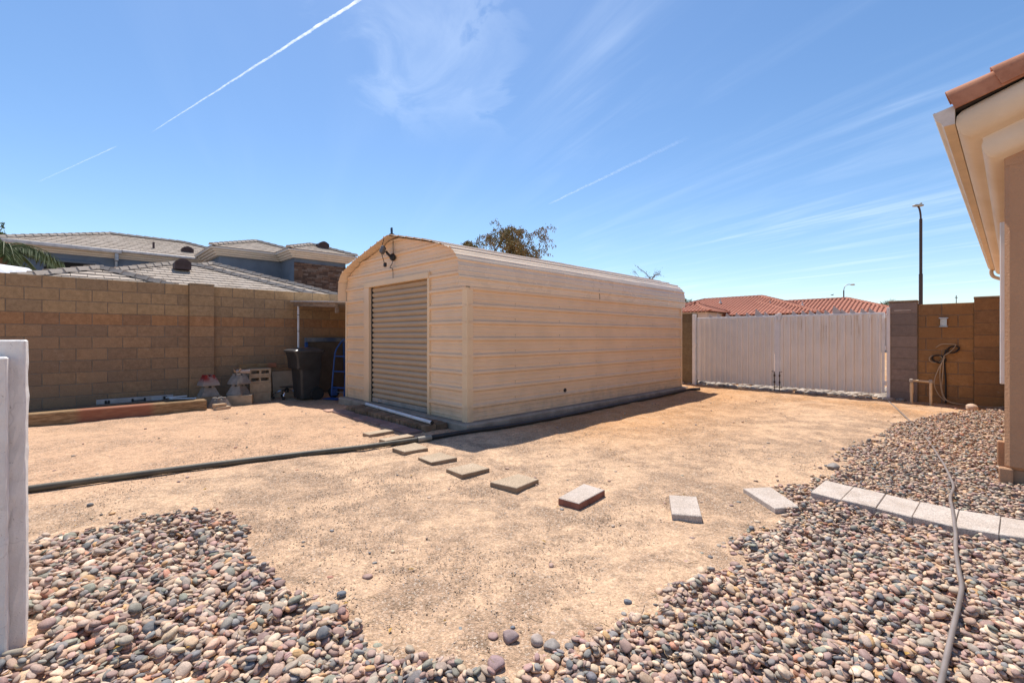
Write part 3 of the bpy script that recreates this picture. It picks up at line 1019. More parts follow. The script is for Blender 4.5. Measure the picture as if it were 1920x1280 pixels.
def scatter(poly, per_m2, amin, amax, seed, edge=0.14, soft=None):
    """positions and sizes of the stones of one bed, larger ones first"""
    r = np.random.default_rng(seed)
    P = np.array(poly)
    lo, hi = P.min(0) - .3, P.max(0) + .3
    N = int((hi[0] - lo[0]) * (hi[1] - lo[1]) * per_m2)
    X = r.uniform(lo[0], hi[0], N); Y = r.uniform(lo[1], hi[1], N)
    ins = in_poly(X, Y, poly); d = poly_dist(X, Y, poly)
    d = np.where(ins, d, -d) + (vnoise(X + 50, Y + 50, 4.0, seed) - .5) * 0.16
    keep = r.random(N) < np.clip(0.06 + d / edge, 0, 1) * (d > -0.05) + 0.005 * ((d <= -.05) & (d > -.28))
    if soft is not None:
        keep &= r.random(N) < soft(X, Y)
    for pg in STEPPOLY:
        keep &= ~(in_poly(X, Y, [tuple(q) for q in pg]))
    keep &= ~((X - house_corner[0]) * 0.74 + (Y - house_corner[1]) * 0.672 > -0.03) | ~((X - house_corner[0]) * 0.672 - (Y - house_corner[1]) * 0.74 > -0.03)
    n_, s_ = X * NV.x + Y * NV.y, X * SV.x + Y * SV.y
    keep &= ~((n_ < -2.58) & (n_ > -2.92) & (s_ < -0.09))
    keep &= (s_ < 10.86) & (np.abs(X / np.maximum(Y, .1)) < 1.32) & (Y > .95)
    X, Y, d = X[keep], Y[keep], d[keep]
    u = r.random(len(X))
    a = amin + (amax - amin) * u ** 1.9
    b = a * r.uniform(.58, .92, len(X)); c = b * r.uniform(.34, .62, len(X))
    o = np.argsort(-(a + r.normal(0, .25 * amax, len(X))))
    return X[o], Y[o], a[o], b[o], c[o], d[o]
def settle(X, Y, a, b, c, seed, cell=0.011):
    """drop the stones one by one on a height map so that they rest on each other, tilted as they fall"""
    r = np.random.default_rng(seed)
    x0, y0 = X.min() - .2, Y.min() - .2
    nx_ = int((X.max() + .2 - x0) / cell) + 2; ny_ = int((Y.max() + .2 - y0) / cell) + 2
    gx_ = x0 + np.arange(nx_) * cell; gy_ = y0 + np.arange(ny_) * cell
    HM = np.zeros((ny_, nx_)); XX, YY = np.meshgrid(gx_, gy_)
    HM[:] = terr(XX, YY) - 0.004
    del XX, YY
    yaw = r.uniform(0, np.pi, len(X))
    M = np.zeros((len(X), 3, 3)); C = np.zeros((len(X), 3)); ok = np.zeros(len(X), bool)
    ground_ = terr(X, Y)
    for i in range(len(X)):
        ai, bi, ci = a[i], b[i], c[i]
        j0 = max(int((X[i] - ai - x0) / cell), 0); j1 = int((X[i] + ai - x0) / cell) + 2
        i0 = max(int((Y[i] - ai - y0) / cell), 0); i1 = int((Y[i] + ai - y0) / cell) + 2
        dx = gx_[j0:j1][None, :] - X[i]; dy = gy_[i0:i1][:, None] - Y[i]
        cy, sy = math.cos(yaw[i]), math.sin(yaw[i])
        u = (dx * cy + dy * sy) / ai; v = (-dx * sy + dy * cy) / bi
        q = u * u + v * v
        msk = q < 1
        if msk.sum() < 3:
            continue
        sub = HM[i0:i1, j0:j1]
        hh = sub[msk]
        # slope of the bed under the stone
        du = (u * msk); dv = (v * msk)
        suu = (du * du).sum(); svv = (dv * dv).sum()
        hm = hh.mean()
        gu = ((sub - hm) * du).sum() / max(suu, 1e-6) / ai
        gv = ((sub - hm) * dv).sum() / max(svv, 1e-6) / bi
        gu = max(-.5, min(.5, gu * .8 + r.normal(0, .07))); gv = max(-.5, min(.5, gv * .8 + r.normal(0, .07)))
        z = hm + ci * 0.62 + 0.25 * (hh.max() - hm)
        if z > ground_[i] + 0.050:
            continue
        ok[i] = True
        top = z + ci * np.sqrt(np.clip(1 - q, 0, 1)) + gu * u * ai + gv * v * bi
        np.maximum(sub, np.where(msk, top, -9), out=sub)
        e1 = np.array([cy, sy, gu]); e1 /= np.linalg.norm(e1)
        e2 = np.array([-sy, cy, gv]); e2 -= e1 * (e1 @ e2); e2 /= np.linalg.norm(e2)
        e3 = np.cross(e1, e2)
        M[i] = np.stack([e1 * ai, e2 * bi, e3 * ci], 1)
        C[i] = (X[i], Y[i], z)
    return M[ok], C[ok], ok
def tints(n, r):
    c = PAL[r.choice(len(PAL), n, p=PW)]
    c = c * r.uniform(.74, 1.18, (n, 1)) * r.uniform(.965, 1.035, (n, 3)) * np.array((1.27, 1.17, 1.04))
    return np.clip(c, 0.03, .8)
def mass_mesh(name, groups, mat):
    """groups: (shape list, faces, M, C, tint)"""
    V, F, T, off = [], [], [], 0
    for shapes, faces, M, C, tint in groups:
        r = np.random.default_rng(3)
        pick = r.integers(0, len(shapes), len(M))
        S = np.stack(shapes)[pick]                     # n, v, 3
        P = np.einsum('nij,nvj->nvi', M, S) + C[:, None, :]
        nv = S.shape[1]
        f = faces[None] + (np.arange(len(M)) * nv)[:, None, None] + off
        V.append(P.reshape(-1, 3)); F.append(f.reshape(-1, faces.shape[1])); T.append(np.repeat(tint, nv, 0))
        off += len(M) * nv
    V = np.concatenate(V); F = np.concatenate(F); T = np.concatenate(T)
    me = bpy.data.meshes.new(name)
    me.vertices.add(len(V)); me.vertices.foreach_set("co", V.astype(np.float32).ravel())
    kf = F.shape[1]
    me.loops.add(len(F) * kf); me.loops.foreach_set("vertex_index", F.astype(np.int32).ravel())
    me.polygons.add(len(F))
    me.polygons.foreach_set("loop_start", (np.arange(len(F)) * kf).astype(np.int32))
    me.polygons.foreach_set("loop_total", np.full(len(F), kf, np.int32))
    me.polygons.foreach_set("use_smooth", np.ones(len(F), bool))
    at = me.color_attributes.new("tint", 'FLOAT_COLOR', 'POINT')
    at.data.foreach_set("color", np.concatenate([T, np.ones((len(T), 1))], 1).astype(np.float32).ravel())
    me.materials.append(mat)
    me.update(); me.validate()
    return me
TRI = 0
def bed(label, poly, per, amin, amax, seed, soft=None, singles=150, edge=.11, near_d=2.5):
    global TRI
    root = bpy.data.objects.new("river_stone_bed", None)
    COL.objects.link(root)
    tag(root, label, "river stones")
    X, Y, a, b_, c, d = scatter(poly, per, amin, amax, seed, edge, soft)
    M, C, ok = settle(X, Y, a, b_, c, seed + 1)
    r = np.random.default_rng(seed + 2)
    t = tints(len(M), r)
    a = a[ok]
    dist = C[:, 1]
    # how large a stone shows in the picture, if it is in the frame at all
    pxs = CX + FPX * C[:, 0] / np.maximum(dist, .1); pys = HY + FPX * (CAM_H - C[:, 2]) / np.maximum(dist, .1)
    vis = (pxs > 50) & (pxs < 1915) & (pys < 1275) & (dist > .3)
    order = np.argsort(-np.where(vis, a / dist, 0))
    idx = set()
    for i in order[:singles]:
        idx.add(int(i))
        o = place("stone", single_me[i % len(single_me)], root)
        m4 = Matrix.Identity(4)
        for p in range(3):
            for q in range(3):
                m4[p][q] = M[i][p][q]
            m4[p][3] = C[i][p]
        o.matrix_local = m4
        o.color = (*[float(v) for v in t[i]], 1)
    rest = np.array([i not in idx for i in range(len(M))])
    nr = rest & (dist < near_d) & (dist > .8); fr = rest & ~nr
    ff_ = fr & (dist > 2.8)
    fr = fr & ~ff_
    groups = [(near_v, near_f, M[nr], C[nr], t[nr]), (mid_v, mid_f, M[fr], C[fr], t[fr]), (far_v, far_f, M[ff_], C[ff_], t[ff_])]
    TRI += int(nr.sum()) * len(near_f) + int(fr.sum()) * len(mid_f) + int(ff_.sum()) * len(far_f)
    print("bed", label[:24], len(M), "near", nr.sum())
    o = place("small_stones", mass_mesh("small_stones", groups, ST_ALL), root, kind="stuff")
    return root
bed("bed of smooth mixed river stones beside the white wall", bed_l, 2700, .0120, .0350, 101, near_d=1.28)
far_soft = lambda X, Y: np.where(Y > 6.2, np.clip(1.25 - (Y - 6.2) * 0.3, .3, 1) * .50, np.where(Y > 3.4, .56, 1.0))
bed("wide bed of smooth mixed river stones crossed by the garden hose", bed_r, 3600, .0115, .0290, 202, far_soft, edge=.16, near_d=1.25)

# loose stones in and under the gate, grit on the soil
def loose_stones(name, label, cat, pts, sizes, seed, tint=None, shapes=(mid_v, mid_f)):
    r = np.random.default_rng(seed)
    n = len(pts)
    yaw = r.uniform(0, 6.28, n)
    M = np.zeros((n, 3, 3))
    a = sizes; b_ = a * r.uniform(.6, .95, n); c = b_ * r.uniform(.45, .75, n)
    M[:, 0, 0] = np.cos(yaw) * a; M[:, 1, 0] = np.sin(yaw) * a; M[:, 0, 1] = -np.sin(yaw) * b_; M[:, 1, 1] = np.cos(yaw) * b_; M[:, 2, 2] = c
    z = terr(pts[:, 0], pts[:, 1]) + c * .45
    C = np.concatenate([pts, z[:, None]], 1)
    t = tints(n, r) if tint is None else np.clip(tint(n, r), 0.03, .9)
    o = place(name, mass_mesh(name, [(shapes[0], shapes[1], M, C, t)], ST_ALL))
    return tag(o, label, cat, kind="stuff")
r = np.random.default_rng(5)
n_ = r.uniform(-5.2, -0.9, 1500); s_ = r.uniform(10.80, 13.2, 1500)
pts = np.stack([n_ * NV.x + s_ * SV.x, n_ * NV.y + s_ * SV.y], 1)
loose_stones("pale_gravel", "pale river stones on the ground under the white gate", "gravel", pts, r.uniform(.03, .085, 1500), 6, lambda n, r: (np.array((.44, .37, .31)) * r.uniform(.45, 1.1, (n, 1))))
# coarse grit lying on the soil near the camera
N = 105000
X = r.uniform(-3.4, 3.4, N); Y = 1.0 + 5.2 * r.random(N) ** 1.4
cl_ = vnoise(X + 20, Y + 20, 1.6, 31) * .6 + vnoise(X + 9, Y + 3, 4.5, 32) * .4
kp = (r.random(N) < np.clip((cl_ - .33) * 3.6, 0.08, 1)) & ~in_poly(X, Y, bed_l) & (X / Y > -1.15) & (X / Y < 1.15) & ((X * NV.x + Y * NV.y > -4.4) | (X * SV.x + Y * SV.y < 3.0))
for pg in STEPPOLY:
    kp &= ~in_poly(X, Y, [tuple(q) for q in pg])
X, Y = X[kp], Y[kp]
gv = np.array([(1, 0, 0), (-1, 0, 0), (0, 1, 0), (0, -1, 0), (0, 0, 1), (0, 0, -1)], float)
gf = np.array([(0, 2, 4), (2, 1, 4), (1, 3, 4), (3, 0, 4), (2, 0, 5), (1, 2, 5), (3, 1, 5), (0, 3, 5)])
gv[:, :] *= 1 + np.random.default_rng(9).uniform(-.3, .3, (len(gv), 1))
gcol = np.array([(.50, .37, .25), (.40, .29, .19), (.30, .22, .15), (.56, .46, .37), (.22, .17, .13), (.52, .36, .24), (.66, .60, .53)])
gp = np.array([6, 4, 2.4, 4, 1.1, 5, 1.6]); gp /= gp.sum()
loose_stones("grit", "coarse decomposed granite grit strewn over the soil", "grit", np.stack([X, Y], 1), 0.0016 + 0.0046 * r.random(len(X)) ** 2.6, 8,
             lambda n, r: gcol[r.choice(len(gcol), n, p=gp)] * r.uniform(.75, 1.2, (n, 1)), ([gv], gf))
# scattered pebbles on the soil
N = 1500
X = r.uniform(-5.5, 5, N); Y = r.uniform(2.0, 9.5, N)
nn_, ss_ = X * NV.x + Y * NV.y, X * SV.x + Y * SV.y
kp = ~((nn_ < -4.4) & (ss_ > 3.0)) & ~in_poly(X, Y, bed_r) & ~in_poly(X, Y, bed_l) & (ss_ < 10.6) & (nn_ > -9.4)
for pg in STEPPOLY:
    kp &= ~in_poly(X, Y, [tuple(q) for q in pg])
pts = np.stack([X[kp], Y[kp]], 1)
loose_stones("pebbles", "small dark and pale pebbles lying scattered over the soil", "pebbles", pts, .004 + .017 * r.random(len(pts)) ** 5, 12)
# stray stones one can point to
stray = [((957, 1199), .042, 9, "grey rounded stone lying alone on the soil above the stones"), ((1007, 1205), .036, 12, "small buff stone standing beside the lone grey stone"),
         ((1036, 1216), .040, 3, "lilac grey stone at the tip of the right stone bed"), ((962, 1179), .016, 10, "tiny dark cube shaped stone on bare soil"),
         ((1176, 1132), .026, 10, "small black stone on bare soil near the right stone bed"), ((639, 1118), .030, 10, "slim dark stone lying off the edge of the left stone bed"),
         ((930, 1250), .045, 13, "plum coloured oval stone between the two stone beds"), ((1563, 878), .06, 3, "grey brown stone alone near the tipped border paver"),
         ((1261, 1110), .032, 1, "rounded pink brown stone just outside the right stone bed")]
for (px, py), a, ci, lab in stray:
    p = G(px, py)
    o = place("stone", single_me[ci % 10], None, (p.x, p.y, p.z + a * .34))
    o.rotation_euler = (random.uniform(-.2, .2), random.uniform(-.2, .2), random.uniform(0, 3))
    o.scale = (a, a * .76, a * .50); o.color = (*[float(v) for v in PAL[ci]], 1)
    tag(o, lab, "stone")
p = G(1820, 768)
o = place("rock", single_me[2], None, (p.x, p.y - .02, p.z + .04)); o.scale = (.105, .075, .06); o.color = (.56, .41, .31, 1); o.rotation_euler = (0, 0, .5)
tag(o, "large smooth pale pink rock lying before the brown block wall", "rock")
# fallen leaves
lv_ = MB()
for _ in range(46):
    px, py = random.choice([(random.uniform(1560, 1860), random.uniform(790, 1000)), (random.uniform(60, 1850), random.uniform(980, 1270)), (random.uniform(300, 1500), random.uniform(780, 980))])
    p = G(px, py); zt = .045 if (in_poly(np.array([p.x]), np.array([p.y]), bed_l)[0] or in_poly(np.array([p.x]), np.array([p.y]), bed_r)[0]) else .008
    a = random.uniform(0, 6.28); L = random.uniform(.018, .04); d1 = Vector((math.cos(a), math.sin(a), random.uniform(-.3, .3))); s1 = Vector((-d1.y, d1.x, random.uniform(-.4, .4)))
    p = p + Vector((0, 0, zt))
    lv_.add([p, p + d1 * L * .5 + s1 * L * .25 + Vector((0, 0, .005)), p + d1 * L, p + d1 * L * .5 - s1 * L * .25 + Vector((0, 0, .004))], [(0, 1, 2), (0, 2, 3)])
tag(lv_.build("fallen_leaves", simple("yellow_dry_leaf", (0.40, 0.24, 0.06), .8, .5, 40), recalc=False), "small yellow and brown dry leaves fallen on the stones and soil", "leaves", kind="stuff")
# dry twigs on the stones
tw = MB()
for _ in range(170):
    px, py = random.choice([(random.uniform(60, 900), random.uniform(1010, 1275)), (random.uniform(1050, 1850), random.uniform(1050, 1275)), (random.uniform(500, 1300), random.uniform(960, 1200))])
    p = G(px, py)
    zt = .05 if (in_poly(np.array([p.x]), np.array([p.y]), bed_l)[0] or in_poly(np.array([p.x]), np.array([p.y]), bed_r)[0]) else .006
    a = random.uniform(0, 6.28); L = random.uniform(.02, .09)
    d1 = Vector((math.cos(a), math.sin(a), random.uniform(-.15, .25))) * L
    tw.tube([p + Vector((0, 0, zt)), p + d1 * .5 + Vector((random.uniform(-.01, .01), random.uniform(-.01, .01), zt + .006)), p + d1 + Vector((0, 0, zt))], random.uniform(.0007, .0016), 4)
tag(tw.build("twigs", simple("dry_twig", (0.33, 0.23, 0.13), .9), recalc=False), "dry twigs and stems strewn over the stones and soil", "twigs", kind="stuff")

# ------------------------------------------------------------------ drain pipe and garden hose
def on_ground(px, up, k_=6):
    return spline([G(x, y, None, up) for x, y in px], k_)
PIPE1 = Mat("sunlit_olive_hose", 0.55, spec=0.4)  # olive sunlit tone put into the colour; the shaded length is plain black
_n = PIPE1.noise(5, 5, .6); _d = PIPE1.noise(40, 3, .6)
PIPE1.col(PIPE1.mix(PIPE1.ramp(_n, .35, .68), (0.062, 0.056, 0.045), (0.115, 0.10, 0.072))); PIPE1.bump(_d, .2, .004); PIPE1 = PIPE1.m
PIPE2 = simple("black_drain_hose", (0.022, 0.022, 0.024), 0.42, .25, 9, spec=.45)
dp = thing("drain_pipe", "long black drain pipe lying across the soil and along the shed slab", "pipe")
b = MB(); b.tube(on_ground([(-40, 931), (50, 917), (250, 890), (430, 867), (600, 847), (680, 838), (735, 830.5), (786, 823.5)], .030), .029, 12); b.build("plastic_length", PIPE1, dp, smooth_=True)
b = MB(); b.tube(on_ground([(783, 824), (808, 820)], .033, 2), .034, 12); b.build("coupling", simple("grey_coupling", (0.30, 0.27, 0.22), .5), dp, smooth_=True)
b = MB(); b.tube(on_ground([(806, 820), (850, 813), (900, 805.5), (960, 797), (1030, 784.5), (1100, 770), (1160, 757.5), (1220, 745.5), (1284, 732), (1312, 729)], .030, 8), .030, 12); b.build("flexible_length", PIPE2, dp, smooth_=True)
HOSE = simple("garden_hose_grey", (0.235, 0.195, 0.175), 0.42, .15, 6, spec=.45)
hs_ = thing("garden_hose", "long grey garden hose winding from the gate across the river stones", "hose")
hp = [(1666, 752, .012), (1683, 768, .012), (1702, 785, .012), (1724, 806, .016), (1746, 833, .03), (1757, 850, .04), (1771, 872, .045), (1781, 893, .045), (1788, 912, .05), (1782, 932, .055), (1786, 955, .068), (1790, 985, .068), (1792, 1003, .06), (1792, 1030, .052), (1798, 1070, .055), (1803, 1098, .055), (1798, 1130, .052), (1789, 1168, .055), (1776, 1225, .055), (1763, 1283, .055), (1740, 1370, .055), (1690, 1500, .055)]
b = MB(); b.tube(spline([G(x, y, None, u - .002) for x, y, u in hp], 6), .0100, 10); b.build("hose_run", HOSE, hs_, smooth_=True)

# ------------------------------------------------------------------ the gate
GW = Mat("gate_white_paint", 0.5, spec=.35)
_p = GW.pos(); _s = GW.n("ShaderNodeSeparateXYZ"); GW.l(_p, _s.inputs[0])
_r = GW.noise(9, 5, .7, GW.pos("world", (2.2, 2.2, .12)))
_g = GW.noise(3, 4, .6)
_top = GW.ramp(_s.outputs[2], .9, 1.66, 0, 1)
_rx = GW.ramp(_s.outputs[0], 5.4, 6.0)
_st = GW.math('MULTIPLY', GW.math('MULTIPLY', GW.ramp(_r, .56, .70), _top), _rx)
GW.col(GW.mix(GW.math('MULTIPLY', _st, .8), GW.mix(GW.ramp(_g, .3, .7), (0.78, 0.72, 0.65), (0.84, 0.775, 0.70)), (0.42, 0.24, 0.09))); GW = GW.m
GWF = simple("gate_frame_white", (0.76, 0.74, 0.73), .5, .06, 4, spec=.35)
TAB = simple("grey_sheet_tab", (0.55, 0.50, 0.48), .55, .1, 9, metal=.2)
def gate_leaf(label, n0, n1, stile_left, tabs, period, streak):
    g = back("gate_leaf", label, "gate", "leaves of the white metal gate")
    X = -GS
    zb, zt = 0.205, 1.70
    def bar(name, y0, y1, z0, z1, x0=X - .02, x1=X + .02):
        b = MB(); b.box(x0, x1, y0, y1, z0, z1, .003); b.build(name, GWF, g)
    bar("top_rail", n0, n1, zt - .035, zt + .005)
    bar("bottom_rail", n0, n1, zb, zb + .035, X - .03, X - .004)
    bar("stile", n0, n0 + .045, zb, zt - .036); bar("stile", n1 - .045, n1, zb, zt - .036)
    if streak:
        bar("meeting_strip", n0 - .022, n0 + .03, zb - .01, zt - .05, X + .022, X + .028)
    # corrugated sheet
    b = MB(); q = []
    y = n0 + .05; e = n1 - .05
    pr = []
    i = 0
    while y < e:
        for f, o in ((0, 0), (.08, 0), (.16, .038), (.36, .038), (.44, 0), (.66, 0), (.69, .009), (.75, .009), (.78, 0)):
            if y + f * period < e:
                pr.append((y + f * period, o))
        y += period
    pr.append((e, 0))
    rows = [[Vector((X + .012 + o, yy, zb - .015)), Vector((X + .012 + o, yy, (zb + zt) / 2)), Vector((X + .012 + o, yy, zt - .033))] for yy, o in pr]
    b.grid(rows); b.build("sheet", GW, g, recalc=False)
    for t in range(tabs):
        y = n0 + .28 + (n1 - n0 - .5) * t / max(1, tabs - 1) + random.uniform(-.02, .02)
        hgt = .10 if t % 6 != 5 else .17
        wdt = .10 if t % 6 != 5 else .17
        q = MB()
        poly = [(y - .02, zt + .002), (y + wdt, zt + .002), (y + wdt * .55, zt + hgt * .45), (y, zt + hgt)]
        q.add([Vector((X + .004, a, c)) for a, c in poly] + [Vector((X + .0065, a, c)) for a, c in poly], [(0, 1, 2, 3), (7, 6, 5, 4), (0, 4, 5, 1), (1, 5, 6, 2), (2, 6, 7, 3), (3, 7, 4, 0)])
        q.build("tab", TAB, g)
    return g
gm = -2.985
gl = gate_leaf("far leaf of the white metal gate beside the shed", -4.72, gm - .012, True, 7, .118, False)
gr = gate_leaf("near leaf of the white metal gate streaked with rust beside the grey pillar", gm + .012, -1.20, False, 10, .135, True)
for g, yy in ((gl, gm - .05), (gr, gm + .05)):
    b = MB()
    b.tube([(-GS + .05, yy, .09), (-GS + .05, yy, .50), (-GS + .05, yy + (-.05 if g is gl else .05), .505)], .0075, 8)
    b.box(-GS + .03, -GS + .065, yy - .012, yy + .012, .26, .30); b.box(-GS + .03, -GS + .065, yy - .012, yy + .012, .40, .44)
    b.build("drop_rod", simple("rusty_rod", (0.10, 0.07, 0.055), .6, metal=.4), g)
b = MB(); b.box(-GS - .02, -GS + .05, gm - .04, gm - .005, 1.58, 1.73, .006); b.box(-GS - .02, -GS + .05, gm + .005, gm + .07, 1.60, 1.75, .006)
b.build("latch_cap", GWF, gr)
for lab, n0, n1 in (("white square steel gate post against the dark olive pillar", -4.83, -4.755), ("white square steel gate post against the grey pillar", -1.165, -1.115)):
    gp_ = back("gate_post", lab, "gate post", "posts of the white metal gate")
    b = MB(); b.box(-GS - .03, -GS + .05, n0, n1, -.1, 1.79, .004); b.build("post", GWF, gp_)
    for z in (.35, 1.0, 1.6):
        q = MB(); q.lathe([(.0, 0), (.014, 0), (.014, .08), (0, .08)], 8, tr(-GS + .055, n1 + .015 if n0 < -3 else n0 - .015, z)); q.build("hinge", GWF, gp_)

# ------------------------------------------------------------------ fittings on and before the brown wall
pv2 = back("standpipe", "cream plastic pipe bent into an upside down U before the grey pillar", "pipe")
CREAM = simple("cream_pvc", (0.62, 0.47, 0.30), .5, .15, 8)
b = MB(); x = -10.62
pl = [(x, -.79, -.05), (x, -.79, .49)]
def yy_(px, d): return 0
b.tube([(x, -.80, -.05), (x, -.80, .26)], .021, 10); b.tube([(x, -.80, .26), (x, -.80, .42)], .026, 10)
b.tube([(x, -.80, .42), (x, -.80, .485)], .021, 10); b.tube([(x + .02, -.80, .485), (x + .02, -.545, .475)], .019, 10); b.tube([(x + .02, -.55, .475), (x + .02, -.55, -.05)], .021, 10)
b.build("pipe_run", CREAM, pv2, smooth_=True)
for y in (-.80, -.55):
    q = MB(); q.box(x - .012, x + .045, y - .029, y + .029, .445, .512, .014); q.build("elbow", simple("grey_elbow", (.40, .35, .30), .5), pv2)
br = back("post_bracket", "galvanised flared metal bracket screwed high on the brown block wall", "bracket")
b = MB(); y = -.40; z = 1.50; x = -10.892
b.box(x, x + .012, y - .035, y + .035, z - .075, z + .075, .003)
b.box(x + .0, x + .05, y - .062, y + .062, z + .06, z + .082, .006); b.box(x, x + .05, y - .058, y + .058, z - .085, z - .065, .006)
b.box(x + .012, x + .035, y - .040, y - .031, z - .066, z + .061); b.box(x + .012, x + .035, y + .031, y + .040, z - .066, z + .061)
b.build("plate", STEEL, br)
cb = back("irrigation_line", "tan and black irrigation tubing looped over a nail on the brown block wall", "tubing")
x = -10.870
TANL = simple("tan_tubing", (0.46, 0.37, 0.26), .55)
def ring(cy, cz, ry, rz, tilt, r0_, m, nm, turns=1.0):
    b = MB()
    for t in range(2 if m is DARK else 1):
        pts = [Vector((x + .012 * t + .006 * math.sin(3 * a), cy + (ry + .008 * t) * math.cos(a) * math.cos(tilt) - rz * math.sin(a) * math.sin(tilt), cz + ry * math.cos(a) * math.sin(tilt) + (rz + .006 * t) * math.sin(a) * math.cos(tilt))) for a in np.linspace(0, 2 * math.pi * turns, 26)]
        b.tube(pts, r0_, 6)
    b.build(nm, m, cb)
ring(-.28, 1.03, .075, .048, .5, .010, DARK, "black_coil")
ring(-.46, .86, .085, .058, -.3, .010, DARK, "black_coil")
ring(-.50, .86, .085, .065, .1, .006, TANL, "tan_loop")
b = MB()
b.tube(spline([(x, -.50, 1.06), (x + .02, -.42, 1.12), (x + .02, -.28, 1.12), (x + .02, -.25, 1.10), (x + .03, -.31, 1.0), (x + .03, -.39, .92), (x + .03, -.40, .84), (x + .03, -.41, .6), (x + .03, -.42, .35), (x + .05, -.36, .16), (x + .07, -.20, .11), (x + .10, .1, .10), (x + .06, .36, .12)], 6), .006, 6)
b.tube(spline([(x + .02, -.38, .9), (x + .03, -.46, .7), (x + .03, -.52, .45), (x + .03, -.47, .26), (x + .05, -.38, .14)], 6), .006, 6)
b.tube(spline([(x + .02, -.39, .9), (x + .03, -.44, .7), (x + .03, -.44, .45), (x + .05, -.40, .2), (x + .05, -.3, .12)], 6), .006, 6)
b.build("tan_line", TANL, cb)
b = MB(); b.tube(spline([(x, -.37, 1.02), (x, -.39, .85), (x, -.372, .5), (x, -.372, .1)], 5), .013, 7); b.build("black_line", DARK, cb)

# ------------------------------------------------------------------ stored things along the tan wall
WOOD = Mat("weathered_timber", .9, spec=.2)
_n = WOOD.noise(7, 6, .65, WOOD.pos("obj", (9, 1, 9))); _m = WOOD.noise(2.2, 4, .6, WOOD.pos("obj"))
_sp = WOOD.n("ShaderNodeSeparateXYZ"); WOOD.l(WOOD.pos("obj"), _sp.inputs[0])
_c = WOOD.mix(WOOD.ramp(_n, .3, .72), (0.17, 0.10, 0.05), (0.40, 0.26, 0.14))
_f = WOOD.math('MULTIPLY', WOOD.ramp(_sp.outputs[1], .05, .2), WOOD.ramp(_sp.outputs[1], 1.12, .95))
_f = WOOD.math('MULTIPLY', _f, WOOD.ramp(_m, .30, .5, .35, 1))
WOOD.col(WOOD.mix(WOOD.math('MULTIPLY', _f, .7), _c, (0.30, 0.10, 0.065))); WOOD.bump(_n, .5, .008); WOOD = WOOD.m
OLDW = Mat("dark_old_wood", .92, spec=.15)
_n = OLDW.noise(7, 6, .65, OLDW.pos("obj", (9, 1, 9)))
OLDW.col(OLDW.mix(OLDW.ramp(_n, .3, .72), (0.09, 0.06, 0.04), (0.24, 0.16, 0.10))); OLDW.bump(_n, .5, .006); OLDW = OLDW.m
ZW = -0.07
t1 = yard("landscape_timber", "long squared landscape timber with a red painted stretch, in the sun", "timber")
b = MB(); b.box(-9.87, -9.655, -1.1, 1.80, ZW - .05, ZW + .19, .014); b.build("beam", WOOD, t1)
t2 = yard("landscape_timber", "dark weathered timber lying in the shade against the tan wall", "timber")
b = MB(); b.box(-10.42, -10.22, -1.4, 1.35, ZW - .05, ZW + .17, .014); b.build("beam", OLDW, t2)
t3 = yard("plank", "thin sun bleached plank lying along the shaded timber", "plank")
b = MB(); b.box(-10.20, -10.08, -1.2, 1.62, ZW + .10, ZW + .135, .004); b.build("board", WOOD, t3)
b = MB(); b.box(-10.18, -10.10, -.9, -.82, ZW - .03, ZW + .099, .004); b.box(-10.18, -10.10, 1.3, 1.38, ZW - .03, ZW + .099, .004); b.build("bearer", OLDW, t3)
fill = yard("soil_fill", "raised strip of dark soil between the two timbers", "soil", rot=0)
b = MB()
rows = []
for i in range(9):
    x = -10.22 + (.36) * i / 8
    rows.append([Vector((x, -1.3 + 2.9 * j / 24, ZW + .05 + .05 * math.sin(math.pi * i / 8) * (1 if j not in (0, 24) else 0) + random.uniform(-.012, .012))) for j in range(25)])
b.grid(rows); o = b.build("mound", SOIL, fill, smooth_='all', recalc=False); o["kind"] = "stuff"
ALU = simple("dull_aluminium", (0.36, 0.36, 0.38), .45, .15, 8, metal=.55)
lv = yard("straightedge", "long dull aluminium straightedge with black handles leaning on the wall", "tool")
b = MB(); b.box(-10.50, -10.455, .36, 1.42, ZW + .14, ZW + .245, .005, M=tr(0, 0, 0)); b.build("bar", ALU, lv)
for y, L in ((.92, .10), (.50, .035), (1.30, .03)):
    b = MB(); b.box(-10.457, -10.43, y - L, y + L, ZW + .178, ZW + .196, .006); b.box(-10.46, -10.44, y - L, y - L + .03, ZW + .17, ZW + .225, .006); b.box(-10.46, -10.44, y + L - .03, y + L, ZW + .17, ZW + .225, .006); b.build("handle", DARK, lv)
b = MB(); b.box(-10.455, -10.452, 1.1, 1.25, ZW + .165, ZW + .225); b.build("scale_plate", simple("pale_plate", (.45, .47, .5), .4), lv)
cd = yard("conduit", "short pale grey conduit lying from the timber to the concrete piers", "pipe")
b = MB(); b.tube([Vector((-10.35, 1.35, ZW + .185)), Vector((-10.16, 1.86, ZW + .165))], .013, 8); b.tube([Vector((-10.42, 1.30, ZW + .2)), Vector((-10.40, 1.62, ZW + .205))], .012, 8); b.build("tube", PVC, cd)
PIERM = Mat("pier_concrete", .93, spec=.2)
_n = PIERM.noise(8, 6, .7); _g = PIERM.noise(120, 2, .6)
PIERM.col(PIERM.mix(PIERM.ramp(_n, .3, .7), (0.19, 0.17, 0.155), (0.29, 0.26, 0.235))); PIERM.bump(PIERM.math('ADD', _n, _g), .4, .005); PIERM = PIERM.m
PIERR = Mat("pier_red_stain", .9, spec=.2)
_n = PIERR.noise(6, 5, .7); _sp = PIERR.n("ShaderNodeSeparateXYZ"); PIERR.l(PIERR.pos("obj"), _sp.inputs[0])
